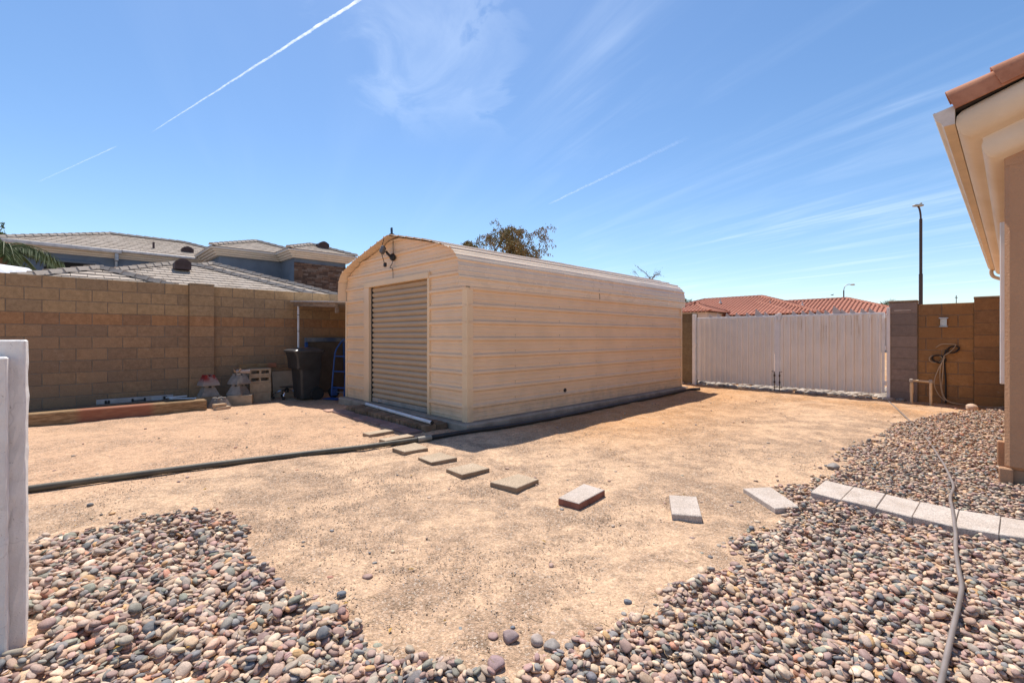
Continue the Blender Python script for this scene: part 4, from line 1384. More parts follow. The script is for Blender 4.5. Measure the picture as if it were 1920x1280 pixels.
_f = PIERR.math('MULTIPLY', PIERR.ramp(_sp.outputs[2], .03, .15), PIERR.ramp(_n, .35, .55, .2, 1))
PIERR.col(PIERR.mix(_f, (0.27, 0.23, 0.21), (0.22, 0.022, 0.02))); PIERR = PIERR.m
def pier_mesh(m):
    b = MB()
    B, T, H_ = .145, .088, .165
    vs = [Vector((sx_ * B, sy_ * B, 0)) for sx_, sy_ in ((-1, -1), (1, -1), (1, 1), (-1, 1))] + [Vector((sx_ * B * .98, sy_ * B * .98, .03)) for sx_, sy_ in ((-1, -1), (1, -1), (1, 1), (-1, 1))] + [Vector((sx_ * T, sy_ * T, H_)) for sx_, sy_ in ((-1, -1), (1, -1), (1, 1), (-1, 1))]
    fs = [(3, 2, 1, 0), (8, 9, 10, 11)]
    for l in (0, 1):
        for q in range(4):
            fs.append((l * 4 + q, l * 4 + (q + 1) % 4, l * 4 + 4 + (q + 1) % 4, l * 4 + 4 + q))
    b.add(vs, fs)
    for sx_ in (-1, 1):
        for sy_ in (-1, 1):
            x0, x1 = sorted((sx_ * .022, sx_ * .084)); y0, y1 = sorted((sy_ * .022, sy_ * .084))
            b.box(x0, x1, y0, y1, H_ - .01, H_ + .035, .006)
    return b.mesh("body", m)
PMG, PMR = pier_mesh(PIERM), pier_mesh(PIERR)
PG = "concrete deck piers kept by the tan wall"
def pier(me_, label, n, s, z, rot):
    o = yard("deck_pier", label, "concrete pier", n, s, z, PG, rot)
    place("body", me_, o)
HSOL = simple("tan_concrete_block", (0.38, 0.285, 0.195), .94, .15, 9, .4, 90)
def cmu(label, n, s, z, rot, L=.40, D=.20, H_=.195, cores=False, m=HSOL, group="loose concrete blocks by the tan wall"):
    """a hollow block; its long face looks along local +x"""
    o = yard("concrete_block", label, "concrete block", n, s, z, group, rot)
    b = MB()
    if cores:
        e, wb = .042, .036
        b.box(-D / 2, D / 2, -L / 2, L / 2, 0, e, .004); b.box(-D / 2, D / 2, -L / 2, L / 2, H_ - e, H_, .004)
        for y0, y1 in ((-L / 2, -L / 2 + wb), (-wb / 2, wb / 2), (L / 2 - wb, L / 2)):
            b.box(-D / 2 + .001, D / 2 - .001, y0 + .0005, y1 - .0005, e - .002, H_ - e + .002)
    else:
        b.box(-D / 2, D / 2, -L / 2, L / 2, 0, H_, .006)
    b.build("body", m, o)
    return o
pier(PMR, "red stained concrete deck pier on top of a grey pier by the wall pilaster", -10.22, 1.93, ZW + .19 + .205, .15)
pier(PMG, "grey concrete deck pier carrying the red stained pier", -10.22, 1.93, ZW + .19, .1)
cmu("dark concrete block under the grey and red deck piers", -10.22, 1.93, ZW - .005, .05)
pier(PMG, "concrete deck pier standing in the sun at the end of the red timber", -9.80, 2.02, ZW, .35)
b1 = yard("brick", "half brick lying on a flat brick before the sunlit deck pier", "brick", -9.60, 1.98, ZW + .055, rot=.25)
q = MB(); q.box(-.05, .05, -.10, .10, 0, .05, .006); q.build("body", simple("tan_brick", (.46, .31, .19), .9, .2, 8, .4, 60), b1)
b2 = yard("brick", "flat pale brick on the soil beneath the half brick", "brick", -9.59, 2.02, ZW, rot=.2)
q = MB(); q.box(-.055, .055, -.125, .125, -.01, .054, .006); q.build("body", simple("pale_brick", (.50, .36, .24), .9, .2, 8, .4, 60), b2)
cmu("tan solid concrete block on the soil beneath the taller pair of grey deck piers", -10.02, 2.42, ZW - .01, -.42, .42, .2, .2)
pier(PMG, "grey concrete deck pier resting on the slanted tan block", -10.10, 2.40, ZW + .19, .75)
pier(PMG, "topmost grey deck pier carrying a piece of broken pipe", -10.12, 2.42, ZW + .19 + .205, .4)
bp = yard("broken_pipe", "short broken pipe wrapped with rag on the topmost grey deck pier", "pipe", -10.12, 2.46, ZW + .19 + .41 + .035)
q = MB(); q.tube([(0, -.10, 0), (.02, .14, -.005)], .040, 10); q.build("tube", simple("stained_clay", (.36, .28, .24), .8, .25, 12), bp)
q = MB(); q.tube(spline([(.045, -.12, .0), (.0, -.13, .05), (-.04, -.08, .035), (.02, -.02, .05), (.05, -.06, .0)], 4), .014, 6); q.build("wire", simple("rust_wire", (.28, .16, .09), .8), bp)
SLN, SLS = -10.30, 2.82
cmu("lowest block of the tall concrete block stack", SLN, SLS, ZW - .01, 0)
cmu("second block up in the tall concrete block stack", SLN, SLS + .005, ZW + .186, .01)
cmu("third block up, first with its two hollow cores showing", SLN, SLS - .005, ZW + .382, 0, .40, .20, .145, True)
cmu("topmost block with two hollow cores showing, sunlit on top", SLN, SLS + .002, ZW + .528, -.015, .40, .20, .145, True)
pk = yard("plank", "short brown plank lying along the wall on the tall block stack", "plank", -10.46, 2.9, ZW + .674)
q = MB(); q.box(-.02, .02, -.40, .30, 0, .09, .004); q.build("board", WOOD, pk)
q = MB(); q.box(-.055, -.022, -.05, .62, -.03, .025, .004); q.build("strip", OLDW, pk)
pn = yard("panel", "square tan sheet leaning on the wall beside the white pole", "panel", -10.62, 3.45, ZW)
q = MB(); q.box(-.008, .008, -.26, .27, 0, .57, .002, M=yrot(R(-9))); q.build("sheet", simple("tan_board", (.38, .29, .21), .85, .1, 5), pn)

# wheeled rubbish cart
BIN = simple("black_cart_plastic", (0.030, 0.029, 0.030), .5, .25, 6, .15, 90, spec=.45)
wb = yard("trash_cart", "black wheeled trash cart with a domed lid under the lean to", "trash cart", -9.92, 3.60, ZW)
# local -y is the front of the cart
def ring_rect(hx, y0, y1, z, r_=.05, seg=4):
    y0 *= .76; y1 *= .76
    pts = []
    for cx_, cy_, a0 in ((hx - r_, y1 - r_, 0), (-hx + r_, y1 - r_, 90), (-hx + r_, y0 + r_, 180), (hx - r_, y0 + r_, 270)):
        for i in range(seg + 1):
            a = R(a0 + 90 * i / seg)
            pts.append(Vector((cx_ + r_ * math.cos(a), cy_ + r_ * math.sin(a), z)))
    return pts
def loft(b, rings, cap=True):
    n = len(rings[0]); vs = [p for r_ in rings for p in r_]; fs = []
    for i in range(len(rings) - 1):
        for j in range(n):
            fs.append((i * n + j, i * n + (j + 1) % n, (i + 1) * n + (j + 1) % n, (i + 1) * n + j))
    if cap:
        fs += [tuple(range(n - 1, -1, -1)), tuple((len(rings) - 1) * n + j for j in range(n))]
    b.add(vs, fs)
b = MB()
loft(b, [ring_rect(.235, -.20, .26, .04), ring_rect(.245, -.215, .27, .10), ring_rect(.275, -.25, .31, .60), ring_rect(.278, -.255, .312, .64), ring_rect(.292, -.335, .318, .665), ring_rect(.305, -.36, .335, .90), ring_rect(.315, -.40, .345, .985), ring_rect(.318, -.40, .345, 1.0)])
b.build("body", BIN, wb, smooth_=True)
b = MB()
loft(b, [ring_rect(.33, -.44, .35, 1.003), ring_rect(.335, -.445, .355, 1.03), ring_rect(.32, -.41, .35, 1.05), ring_rect(.20, -.25, .28, 1.085), ring_rect(.10, -.14, .18, 1.095)])
b.build("lid", simple("lid_plastic", (0.055, 0.053, 0.055), .34, .2, 6, spec=.55), wb, smooth_=True)
b = MB(); b.tube([(-.24, .26, 1.0), (-.24, .31, 1.02), (.24, .31, 1.02), (.24, .26, 1.0)], .016, 8); b.build("handle", BIN, wb)
RUB = simple("tyre_rubber", (0.02, 0.02, 0.02), .75, .2, 20)
def wheel(parent, x, y, z, rad, wid, rim, name="wheel"):
    b = MB(); b.lathe([(rad * .62, -wid / 2), (rad * .92, -wid / 2), (rad, -wid / 4), (rad, wid / 4), (rad * .92, wid / 2), (rad * .62, wid / 2)], 20, yrot(math.pi / 2))
    o = b.build(name, RUB, parent, smooth_=True, loc=(x, y, z))
    b = MB(); b.lathe([(0, -wid * .42), (rad * .2, -wid * .42), (rad * .24, -wid * .3), (rad * .6, -wid * .32), (rad * .63, 0), (rad * .6, wid * .32), (rad * .24, wid * .3), (rad * .2, wid * .44), (0, wid * .44)], 16, yrot(math.pi / 2))
    b.build("rim", rim, o)
    return o
wheel(wb, .30, .135, .135, .135, .05, simple("cart_hub", (.16, .16, .16), .4)); wheel(wb, -.30, .135, .135, .135, .05, bpy.data.materials["cart_hub"])
b = MB(); b.tube([(-.3, .135, .135), (.3, .135, .135)], .012, 8); b.build("axle", STEEL, wb)

# blue hand truck
BLUE = simple("blue_enamel", (0.022, 0.085, 0.29), .38, .1, 8, spec=.45)
ht = yard("hand_truck", "blue tubular hand truck with two black tyres standing by the shed", "hand truck", -9.46, 4.12, ZW, rot=R(18))
# its width is local x; it leans back along local +y
b = MB()
for sx_ in (-1, 1):
    b.tube(spline([(sx_ * .19, -.02, .10), (sx_ * .19, .03, .60), (sx_ * .19, .08, .98), (sx_ * .175, .17, 1.14), (sx_ * .13, .24, 1.24), (0, .26, 1.27)], 5), .016, 8)
b.build("frame", BLUE, ht, smooth_=True)
for z, y in ((.24, -.005), (.58, .03), (.90, .07)):
    b = MB(); b.tube([(-.19, y, z), (.19, y, z)], .014, 8); b.build("crossbar", BLUE, ht)
b = MB(); b.box(-.21, .21, -.25, -.02, .02, .028, .002); b.build("toe_plate", BLUE, ht)
for sx_ in (-1, 1):
    b = MB(); b.box(sx_ * .19 - .012, sx_ * .19 + .012, -.03, .13, .06, .20, .005); b.build("axle_bracket", BLUE, ht)
    wheel(ht, sx_ * .255, .10, .13, .13, .075, simple("steel_rim", (.42, .42, .40), .5, metal=.3) if sx_ < 0 else bpy.data.materials["steel_rim"])
b = MB(); b.tube([(-.29, .10, .13), (.29, .10, .13)], .010, 8); b.build("axle", STEEL, ht)
# blue framed board behind the cart
bf = yard("framed_board", "dark board in a blue frame leaning on the wall behind the trash cart", "board", -10.58, 4.34, ZW)
Mt = yrot(R(-5))
b = MB(); b.box(-.01, .01, -.42, .42, .04, 1.20, .002, M=Mt); b.build("board", simple("dark_board", (.10, .075, .055), .8), bf)
for a in ((-.03, .03, -.47, -.41, 0, 1.20), (-.03, .03, .41, .47, 0, 1.20)):
    b = MB(); b.box(*a, .006, M=Mt); b.build("frame_side", BLUE, bf)
b = MB(); b.box(-.03, .035, -.47, .47, 1.202, 1.30, .006, M=Mt); b.build("frame_top", simple("faded_blue", (.09, .15, .28), .45, .4, 3, c2=(.25, .26, .26)), bf)
# chair base with castors
cbx = yard("chair_base", "chromed swivel chair base with black castors before the white pole", "chair base", -10.36, 3.38, ZW, rot=.4)
CHR = simple("chrome", (.75, .76, .78), .15, .02, 5, metal=1.0)
for i in range(5):
    a = 2 * math.pi * i / 5 + .3
    ex, ey = math.cos(a), math.sin(a)
    b = MB(); b.tube(spline([(ex * .03, ey * .03, .17), (ex * .14, ey * .14, .165), (ex * .25, ey * .25, .10), (ex * .26, ey * .26, .075)], 4), [.02] * 9 + [.018] * 4, 8, flat=.7); b.build("leg", CHR, cbx, smooth_=True)
    b = MB(); b.lathe([(0, -.022), (.028, -.022), (.03, 0), (.028, .022), (0, .022)], 12, tr(ex * .26, ey * .26, .03) @ zrot(a) @ xrot(math.pi / 2)); b.build("castor", DARK, cbx)
b = MB(); b.lathe([(0, .13), (.04, .13), (.045, .2), (.026, .21), (.026, .235), (.14, .24), (.14, .25), (0, .25)], 14); b.build("hub", DARK, cbx)

# lean-to roof between wall and shed
lt = yard("lean_to", "low lean to roof on a white pole between the tan wall and the shed", "lean-to")
LTW = simple("grey_weathered_beam", (.24, .175, .125), .92, .3, 5, .4, 40, stretch=(1, 1, 6))
def ltz(n): return 2.035 - (n + 10.72) * .062
nn = [-10.72, -8.50]
b = MB(); b.add([Vector((nn[0], 3.64, ltz(nn[0]) - .10)), Vector((nn[1], 3.64, ltz(nn[1]) - .085)), Vector((nn[1], 3.64, ltz(nn[1]) - .008)), Vector((nn[0], 3.64, ltz(nn[0]) - .008)), Vector((nn[0], 3.69, ltz(nn[0]) - .10)), Vector((nn[1], 3.69, ltz(nn[1]) - .085)), Vector((nn[1], 3.69, ltz(nn[1]) - .008)), Vector((nn[0], 3.69, ltz(nn[0]) - .008))], [(0, 1, 2, 3), (7, 6, 5, 4), (0, 4, 5, 1), (3, 2, 6, 7), (0, 3, 7, 4), (1, 5, 6, 2)])
b.build("front_beam", LTW, lt)
WROOF = simple("white_sheet_roof", (.74, .74, .74), .5, .06, 4)
for i in range(4):
    a0 = nn[0] - .03 + (nn[1] - nn[0] + .05) * i / 4; a1 = nn[0] - .03 + (nn[1] - nn[0] + .05) * (i + 1) / 4 + .03
    b = MB()
    q = [Vector((a, y, ltz(a) + dz + .003 * i)) for dz in (0, .012) for a, y in ((a0, 3.58), (a1, 3.58), (a1, 7.6), (a0, 7.6))]
    b.add(q, [(3, 2, 1, 0), (4, 5, 6, 7), (0, 1, 5, 4), (1, 2, 6, 5), (2, 3, 7, 6), (3, 0, 4, 7)]); b.build("roof_sheet", WROOF, lt)
b = MB(); b.tube([(-10.50, 3.665, ZW - .02), (-10.50, 3.665, ltz(-10.5) - .10)], .022, 10); po = b.build("pole", PVC, lt, smooth_=True)
for z in (.95, 1.36, 1.72):
    b = MB(); b.tube([(-10.50, 3.665, z), (-10.50, 3.665, z + .012)], .026, 10); b.build("strap", DARK, po)
b = MB(); b.box(-8.52, -8.46, 3.64, 3.69, 1.70, 1.80); b.build("bracket", LTW, lt)
for s in (5.0, 6.3, 7.5):
    b = MB(); b.box(-10.70, -8.52, s, s + .04, 1.80, 1.87); b.build("rafter", LTW, lt)

# ------------------------------------------------------------------ the near stucco house
HA = R(47.75)
STUC = Mat("tan_stucco", .93, spec=.15)
_a = STUC.noise(45, 5, .65); _b = STUC.noise(2, 4, .6)
STUC.col(STUC.mix(STUC.ramp(_b, .3, .7), (0.45, 0.255, 0.15), (0.49, 0.285, 0.17))); STUC.bump(_a, .8, .012); STUC = STUC.m
CRM = Mat("cream_cornice_paint", .8, spec=.25)
_a = CRM.noise(14, 5, .65); _b = CRM.noise(1.4, 4, .6)
CRM.col(CRM.mix(CRM.ramp(_b, .3, .7), (0.66, 0.535, 0.40), (0.72, 0.60, 0.47))); CRM.bump(_a, .45, .010); CRM = CRM.m
GUT = simple("cream_gutter_metal", (0.62, 0.485, 0.33), .5, .08, 3, spec=.35)
nh = thing("stucco_house", "tan stucco house corner with cream cornice, gutter and clay barrel tiles", "house", (4.2, 3.88, 0), -HA)
HL, HW = 12.6, 7.0
b = MB(); b.box(0, HW, 0, HL, .12, 2.95, .03); b.build("wall", STUC, nh)
b = MB(); b.box(.03, HW - .03, .03, HL - .03, -.2, .118); b.build("foundation", simple("foundation_stucco", (.31, .195, .125), .95, .15, 8, .4, 50), nh)
b = MB(); b.box(-.035, .05, -.02, .045, -.05, .135, .01); b.build("corner_bead", STUC, nh)
b = MB(); b.box(-.055, .02, .62, .68, -.05, .26, .01); b.build("wall_stub", STUC, nh)
WTR = simple("white_window_trim", (.80, .79, .77), .6, .04, 5)
wf = MB(); wf.box(-.045, .0, 1.35, 1.45, .75, 2.46, .006); wf.box(-.045, .0, 2.55, 2.65, .75, 2.46, .006); wf.box(-.044, .0, 1.452, 2.548, .75, .85, .006); wf.box(-.044, .0, 1.452, 2.548, 2.36, 2.46, .006)
wo_ = wf.build("window_frame", WTR, nh)
b = MB(); b.box(-.012, -.002, 1.451, 2.549, .851, 2.359); b.build("pane", simple("window_glass", (.03, .035, .04), .05, spec=.6), wo_)
pr = .36
prof = [(0.0, 2.765), (.05, 2.768), (.095, 2.79), (.122, 2.83), (.132, 2.88), (.122, 2.925), (.128, 2.945), (.175, 2.95), (.235, 2.972), (.268, 3.015), (.282, 3.075), (.275, 3.135), (.245, 3.18), (.19, 3.205), (.0, 3.215)]
rows = []
for o_, z in prof:
    rows.append([Vector((-o_, HL, z)), Vector((-o_, HL * .5, z)), Vector((-o_, -o_, z)), Vector((1.6, -o_, z + pr * (1.6 + o_))), Vector((HW / 2, -o_, z + pr * (HW / 2 + o_)))])
b = MB(); b.grid(rows); b.build("cornice", CRM, nh, smooth_=True, recalc=False)
b = MB(); b.add([Vector((0.002, -.003, 2.7)), Vector((HW / 2, -.003, 2.7)), Vector((HW / 2, -.003, 3.0 + pr * HW / 2)), Vector((.002, -.003, 2.94))], [(0, 1, 2, 3)]); b.build("gable_wall", STUC, nh, recalc=False)
gp2 = [(.285, 3.225), (.285, 3.065), (.355, 3.065), (.372, 3.10), (.405, 3.135), (.425, 3.195), (.412, 3.205), (.408, 3.19)]
b = MB(); b.grid([[Vector((-o_, -.30, z)), Vector((-o_, HL * .5, z)), Vector((-o_, HL, z))] for o_, z in gp2]); gt = b.build("gutter", GUT, nh, recalc=False)
b = MB(); b.add([Vector((-o_, -.301, z)) for o_, z in gp2[:6]] + [Vector((-o_, -.306, z)) for o_, z in gp2[:6]], [(0, 1, 2, 3, 4, 5), (11, 10, 9, 8, 7, 6)] + [(i, (i + 1) % 6, 6 + (i + 1) % 6, 6 + i) for i in range(6)]); b.build("end_cap", simple("end_cap_metal", (.60, .53, .47), .5), gt)
b = MB(); b.tube(spline([(-.345, HL - .25, 3.07), (-.345, HL - .25, 2.98), (-.30, HL - .25, 2.88), (-.16, HL - .25, 2.80), (-.05, HL - .25, 2.72), (-.045, HL - .25, 2.5), (-.045, HL - .25, .1)], 4), .042, 8); b.build("downspout", GUT, nh, smooth_=True)
CLAY = Mat("clay_tile", .85, spec=.25)
_a = CLAY.noise(7, 6, .65); _b = CLAY.noise(60, 3, .6)
CLAY.col(CLAY.mix(CLAY.ramp(_a, .3, .7), (0.36, 0.15, 0.085), (0.48, 0.22, 0.13))); CLAY.bump(_b, .3, .004); CLAY = CLAY.m
rf = MB()
x0, x1 = -.30, HW / 2
rz = lambda x: 3.215 + pr * (x + .28)
rf.add([Vector((x0, -.27, rz(x0))), Vector((x1, -.27, rz(x1))), Vector((x1, HL + .2, rz(x1))), Vector((x0, HL + .2, rz(x0)))] + [Vector((x0, -.27, rz(x0) - .03)), Vector((x1, -.27, rz(x1) - .03)), Vector((x1, HL + .2, rz(x1) - .03)), Vector((x0, HL + .2, rz(x0) - .03))], [(0, 1, 2, 3), (7, 6, 5, 4), (0, 4, 5, 1), (1, 5, 6, 2), (2, 6, 7, 3), (3, 7, 4, 0)])
deck = rf.build("roof", simple("roof_felt", (.05, .04, .035), .9), nh)
# rake tiles: an angle of clay with a rounded top edge, each lapping the one below
up_ = Vector((math.cos(math.atan(pr)), 0, math.sin(math.atan(pr)))); nr_ = Vector((-up_.z, 0, up_.x))
q = MB()
outer = [(-.315, -.062), (-.318, .03), (-.312, .068), (-.285, .098), (-.245, .112), (-.19, .108), (-.145, .085), (-.12, .05)]
innr = [(-.142, .045), (-.16, .07), (-.20, .09), (-.245, .093), (-.275, .082), (-.294, .060), (-.298, .03), (-.297, -.062)]
loopp = outer + innr
secs = []
for t, lift, g_ in ((0, .022, 1.16), (.42, -.012, .94)):
    secs.append([up_ * t + nr_ * (zz * g_ + lift) + Vector((0, (y + .22) * g_ - .22, 0)) for y, zz in loopp])
npt = len(loopp)
vs_ = secs[0] + secs[1]
fs_ = [(i, (i + 1) % npt, npt + (i + 1) % npt, npt + i) for i in range(npt)]
for e in range(2):
    for i in range(len(outer) - 1):
        a, c2 = e * npt + i, e * npt + i + 1
        fs_.append((a, c2, e * npt + npt - 2 - i, e * npt + npt - 1 - i) if e else (e * npt + npt - 1 - i, e * npt + npt - 2 - i, c2, a))
q.add(vs_, fs_)
rake_me = q.mesh("rake_tile", CLAY, True)
for i in range(13):
    x = -.300 + .27 * i
    place("rake_tile", rake_me, deck, (x, random.uniform(-.004, .004), rz(x) + .028))
def barrel(b, p, u, a, nrm, L, wd, h, seg=4):
    """one half round tile lying up the slope from p"""
    vs = []
    for e, (t, lf) in enumerate(((0, .022), (L, 0))):
        for i in range(seg + 1):
            an = math.pi * i / seg
            vs.append(p + u * t + a * (-math.cos(an) * wd / 2) + nrm * (math.sin(an) * h + lf))
    fs = [(i, i + 1, seg + 2 + i, seg + 1 + i) for i in range(seg)] + [tuple(range(seg, -1, -1))]
    b.add(vs, fs)
q = MB()
for r_ in range(11):
    for c_ in range(41):
        x = -.36 + .305 * r_
        barrel(q, Vector((x, -.02 + .30 * c_, rz(x) + .004)), up_, Vector((0, 1, 0)), nr_, .38, .25, .085, 5)
ot = q.build("barrel_tiles", CLAY, deck, recalc=False); ot["kind"] = "stuff"

# ------------------------------------------------------------------ roofs of the houses beyond
def plane_axes(e0, e1, r0, r1):
    a = (e1 - e0).normalized()
    mid = (r0 + r1) / 2
    u = mid - e0; u = (u - a * u.dot(a)); L = u.length; u.normalize()
    nn_ = a.cross(u)
    if nn_.z < 0:
        nn_ = -nn_
    return a, u, nn_, L
def tile_plane(b, e0, e1, r0, r1, kind, wd, ln, th):
    a, u, nn_, L = plane_axes(e0, e1, r0, r1)
    W = (e1 - e0).length; t0 = (r0 - e0).dot(a); t1 = (r1 - e0).dot(a)
    b.add([e0 - nn_ * .02, e1 - nn_ * .02, r1 - nn_ * .02, r0 - nn_ * .02], [(0, 1, 2, 3)])
    for j in range(int(L / ln) + 1):
        f = j * ln / L; f2 = min(1, (j + 1) * ln / L); fm = (f + f2) / 2
        lo = t0 * fm; hi = W + (t1 - W) * fm
        off = .5 * wd if j % 2 and kind == 'flat' else 0
        i = math.floor((lo - off) / wd)
        while i * wd + off < hi:
            c0 = i * wd + off; c1 = c0 + wd
            p = e0 + u * (j * ln)
            if kind == 'flat':
                c0, c1 = max(c0, lo), min(c1 - .012, hi)
                if c1 - c0 > .03:
                    z = th + random.uniform(-.006, .006)
                    l2 = min(ln + .05, (1 - f) * L)
                    vs = [p + a * c0, p + a * c1, p + a * c1 + nn_ * z, p + a * c0 + nn_ * z, p + a * c1 + u * l2 + nn_ * .006, p + a * c0 + u * l2 + nn_ * .006]
                    b.add(vs, [(0, 1, 2, 3), (3, 2, 4, 5), (1, 4, 2), (0, 3, 5)])
            else:
                cm = (c0 + c1) / 2
                if lo - .05 < cm < hi + .05:
                    barrel(b, p + a * cm, u, a, nn_, ln + .04, wd * .78, th, 3)
            i += 1
def hip_caps(p0, p1, m, parent, L=.40, wd=.24, h=.09, me_=None):
    d = (p1 - p0); n_ = max(1, int(d.length / (L * .9)))
    x = d.normalized(); y = Vector((0, 0, 1)).cross(x).normalized(); z = x.cross(y)
    for i in range(n_):
        p = p0 + d * (i / n_)
        o = place("hip_tile", me_, parent)
        o.matrix_local = Matrix(((x.x, y.x, z.x, p.x), (x.y, y.y, z.y, p.y), (x.z, y.z, z.z, p.z), (0, 0, 0, 1)))
def cap_mesh(m, L, wd, h):
    b = MB()
    secs = []
    for t, lf, sc in ((0, .035, 1.08), (L, 0, .96)):
        secs.append([Vector((t, -wd / 2 * sc, -.03 + lf)), Vector((t, -wd * .28 * sc, h * .8 + lf)), Vector((t, wd * .28 * sc, h * .8 + lf)), Vector((t, wd / 2 * sc, -.03 + lf))])
    b.add(secs[0] + secs[1], [(0, 1, 5, 4), (1, 2, 6, 5), (2, 3, 7, 6), (3, 2, 1, 0), (4, 5, 6, 7)])
    return b.mesh("hip_tile", m)
V = lambda n, s, z: Vector((n, s, z))
def hip_roof(house, name, n0, n1, s0, s1, ze, pitch, mt, kind, capme, wd, ln, th, ridge_axis=None, caps=True):
    """a hipped roof over the rectangle n0..n1, s0..s1 (house-local x, y)"""
    dn, ds = n1 - n0, s1 - s0
    h = min(dn, ds) / 2
    zr = ze + pitch * h
    if dn >= ds:
        ra, rb = V(n0 + h, (s0 + s1) / 2, zr), V(n1 - h, (s0 + s1) / 2, zr)
        pl = [(V(n0, s0, ze), V(n1, s0, ze), ra, rb), (V(n1, s1, ze), V(n0, s1, ze), rb, ra), (V(n1, s0, ze), V(n1, s1, ze), rb, rb), (V(n0, s1, ze), V(n0, s0, ze), ra, ra)]
        hips = [(V(n0, s0, ze), ra), (V(n0, s1, ze), ra), (V(n1, s0, ze), rb), (V(n1, s1, ze), rb)]
    else:
        ra, rb = V((n0 + n1) / 2, s0 + h, zr), V((n0 + n1) / 2, s1 - h, zr)
        pl = [(V(n1, s0, ze), V(n1, s1, ze), ra, rb), (V(n0, s1, ze), V(n0, s0, ze), rb, ra), (V(n0, s0, ze), V(n1, s0, ze), ra, ra), (V(n1, s1, ze), V(n0, s1, ze), rb, rb)]
        hips = [(V(n1, s0, ze), ra), (V(n0, s0, ze), ra), (V(n1, s1, ze), rb), (V(n0, s1, ze), rb)]
    b = MB()
    for e0, e1, r0_, r1_ in pl:
        tile_plane(b, e0, e1, r0_, r1_, kind, wd, ln, th)
    ro_ = b.build(name, mt, house, recalc=False)
    if caps:
        for p0, p1 in hips + [(ra, rb)]:
            if (p1 - p0).length > .3:
                hip_caps(p0 + V(0, 0, .03), p1 + V(0, 0, .03), mt, ro_, me_=capme)
    return ro_
TILE = Mat("sand_flat_tile", .9, spec=.2)
_a = TILE.noise(1.2, 5, .6); _b = TILE.noise(20, 3, .6)
TILE.col(TILE.mix(TILE.ramp(_a, .3, .7), TILE.mix(TILE.ramp(_b, .3, .7), (0.36, 0.295, 0.235), (0.44, 0.365, 0.30)), (0.46, 0.39, 0.33))); TILE = TILE.m
REDT = Mat("red_clay_tile", .85, spec=.2)
_a = REDT.noise(.8, 5, .6); _b = REDT.noise(12, 3, .6)
REDT.col(REDT.mix(REDT.ramp(_b, .3, .7), (0.40, 0.155, 0.10), (0.52, 0.24, 0.165))); REDT = REDT.m
GBL = simple("grey_blue_stucco", (.115, .15, .205), .92, .1, 1.5, .2, 20)
TRW = simple("offwhite_cornice", (.58, .53, .47), .8, .06, 2)
VENT = simple("dark_roof_vent", (.07, .045, .045), .6)
CAP_T = cap_mesh(TILE, .46, .28, .10); CAP_R = cap_mesh(REDT, .48, .30, .12)
bh = yard("two_storey_house", "grey blue two storey house with sand coloured flat tile roofs behind the tan wall", "house")
hip_roof(bh, "lower_roof", -25.1, -18.1, -.55, 7.2, 2.80, .35, TILE, 'flat', CAP_T, .34, .36, .04)
hip_roof(bh, "porch_roof", -22.5, -16.05, -1.45, 2.85, 2.50, .35, TILE, 'flat', CAP_T, .34, .36, .04)
hip_roof(bh, "lower_roof", -27.5, -17.9, -.4, 9.2, 2.62, .35, TILE, 'flat', CAP_T, .34, .36, .04, caps=True)
hip_roof(bh, "upper_roof", -37.5, -29.7, -2.2, 9.0, 5.52, .355, TILE, 'flat', CAP_T, .34, .36, .04)
hip_roof(bh, "upper_roof", -31.6, -26.15, 5.05, 10.45, 5.70, .36, TILE, 'flat', CAP_T, .34, .36, .04)
hip_roof(bh, "upper_roof", -28.0, -24.15, 7.95, 11.55, 5.70, .36, TILE, 'flat', CAP_T, .34, .36, .04)
def block_wall_box(n0, n1, s0, s1, z0, z1, m, name="wall"):
    b = MB(); b.box(n0, n1, s0, s1, z0, z1); return b.build(name, m, bh)
block_wall_box(-37.0, -30.05, -1.7, 8.6, 0, 5.2, GBL)
block_wall_box(-31.2, -26.6, 5.5, 10.0, 0, 5.4, GBL)
block_wall_box(-27.6, -24.62, 8.38, 11.12, 0, 5.4, GBL)
block_wall_box(-26.5, -18.7, .2, 8.4, 0, 2.8, GBL, "lower_wall")
block_wall_box(-21, -16.6, -.9, 2.3, 0, 2.6, GBL, "porch_wall")
def cornice(n0, n1, s0, s1, zt):
    """stepped moulding round a block"""
    for i, (d, z0, z1) in enumerate(((.0, zt - .11, zt - .01), (.10, zt - .20, zt - .112), (.20, zt - .30, zt - .202), (.29, zt - .38, zt - .302))):
        b = MB(); b.box(n0 + d, n1 - d, s0 + d, s1 - d, z0, z1, .02); b.build("cornice", TRW, bh)
cornice(-37.5, -29.68, -2.2, 9.0, 5.52); cornice(-31.6, -26.13, 5.03, 10.47, 5.70); cornice(-28.0, -24.13, 7.93, 11.57, 5.70)
GTW = simple("grey_white_gutter", (.50, .49, .50), .5)
b = MB(); b.box(-29.68, -29.55, -2.2, 1.95, 5.36, 5.52, .02); b.build("gutter", GTW, bh)
b = MB(); b.box(-29.68, -29.57, 1.98, 5.0, 5.42, 5.54, .02); b.build("gutter", GTW, bh)
b = MB(); b.box(-30.04, -29.93, 1.72, 1.82, 0, 5.0, .01); b.box(-29.9, -29.6, 1.70, 1.84, 5.0, 5.36, .02); b.build("downspout", simple("grey_downspout", (.33, .37, .42), .5), bh)
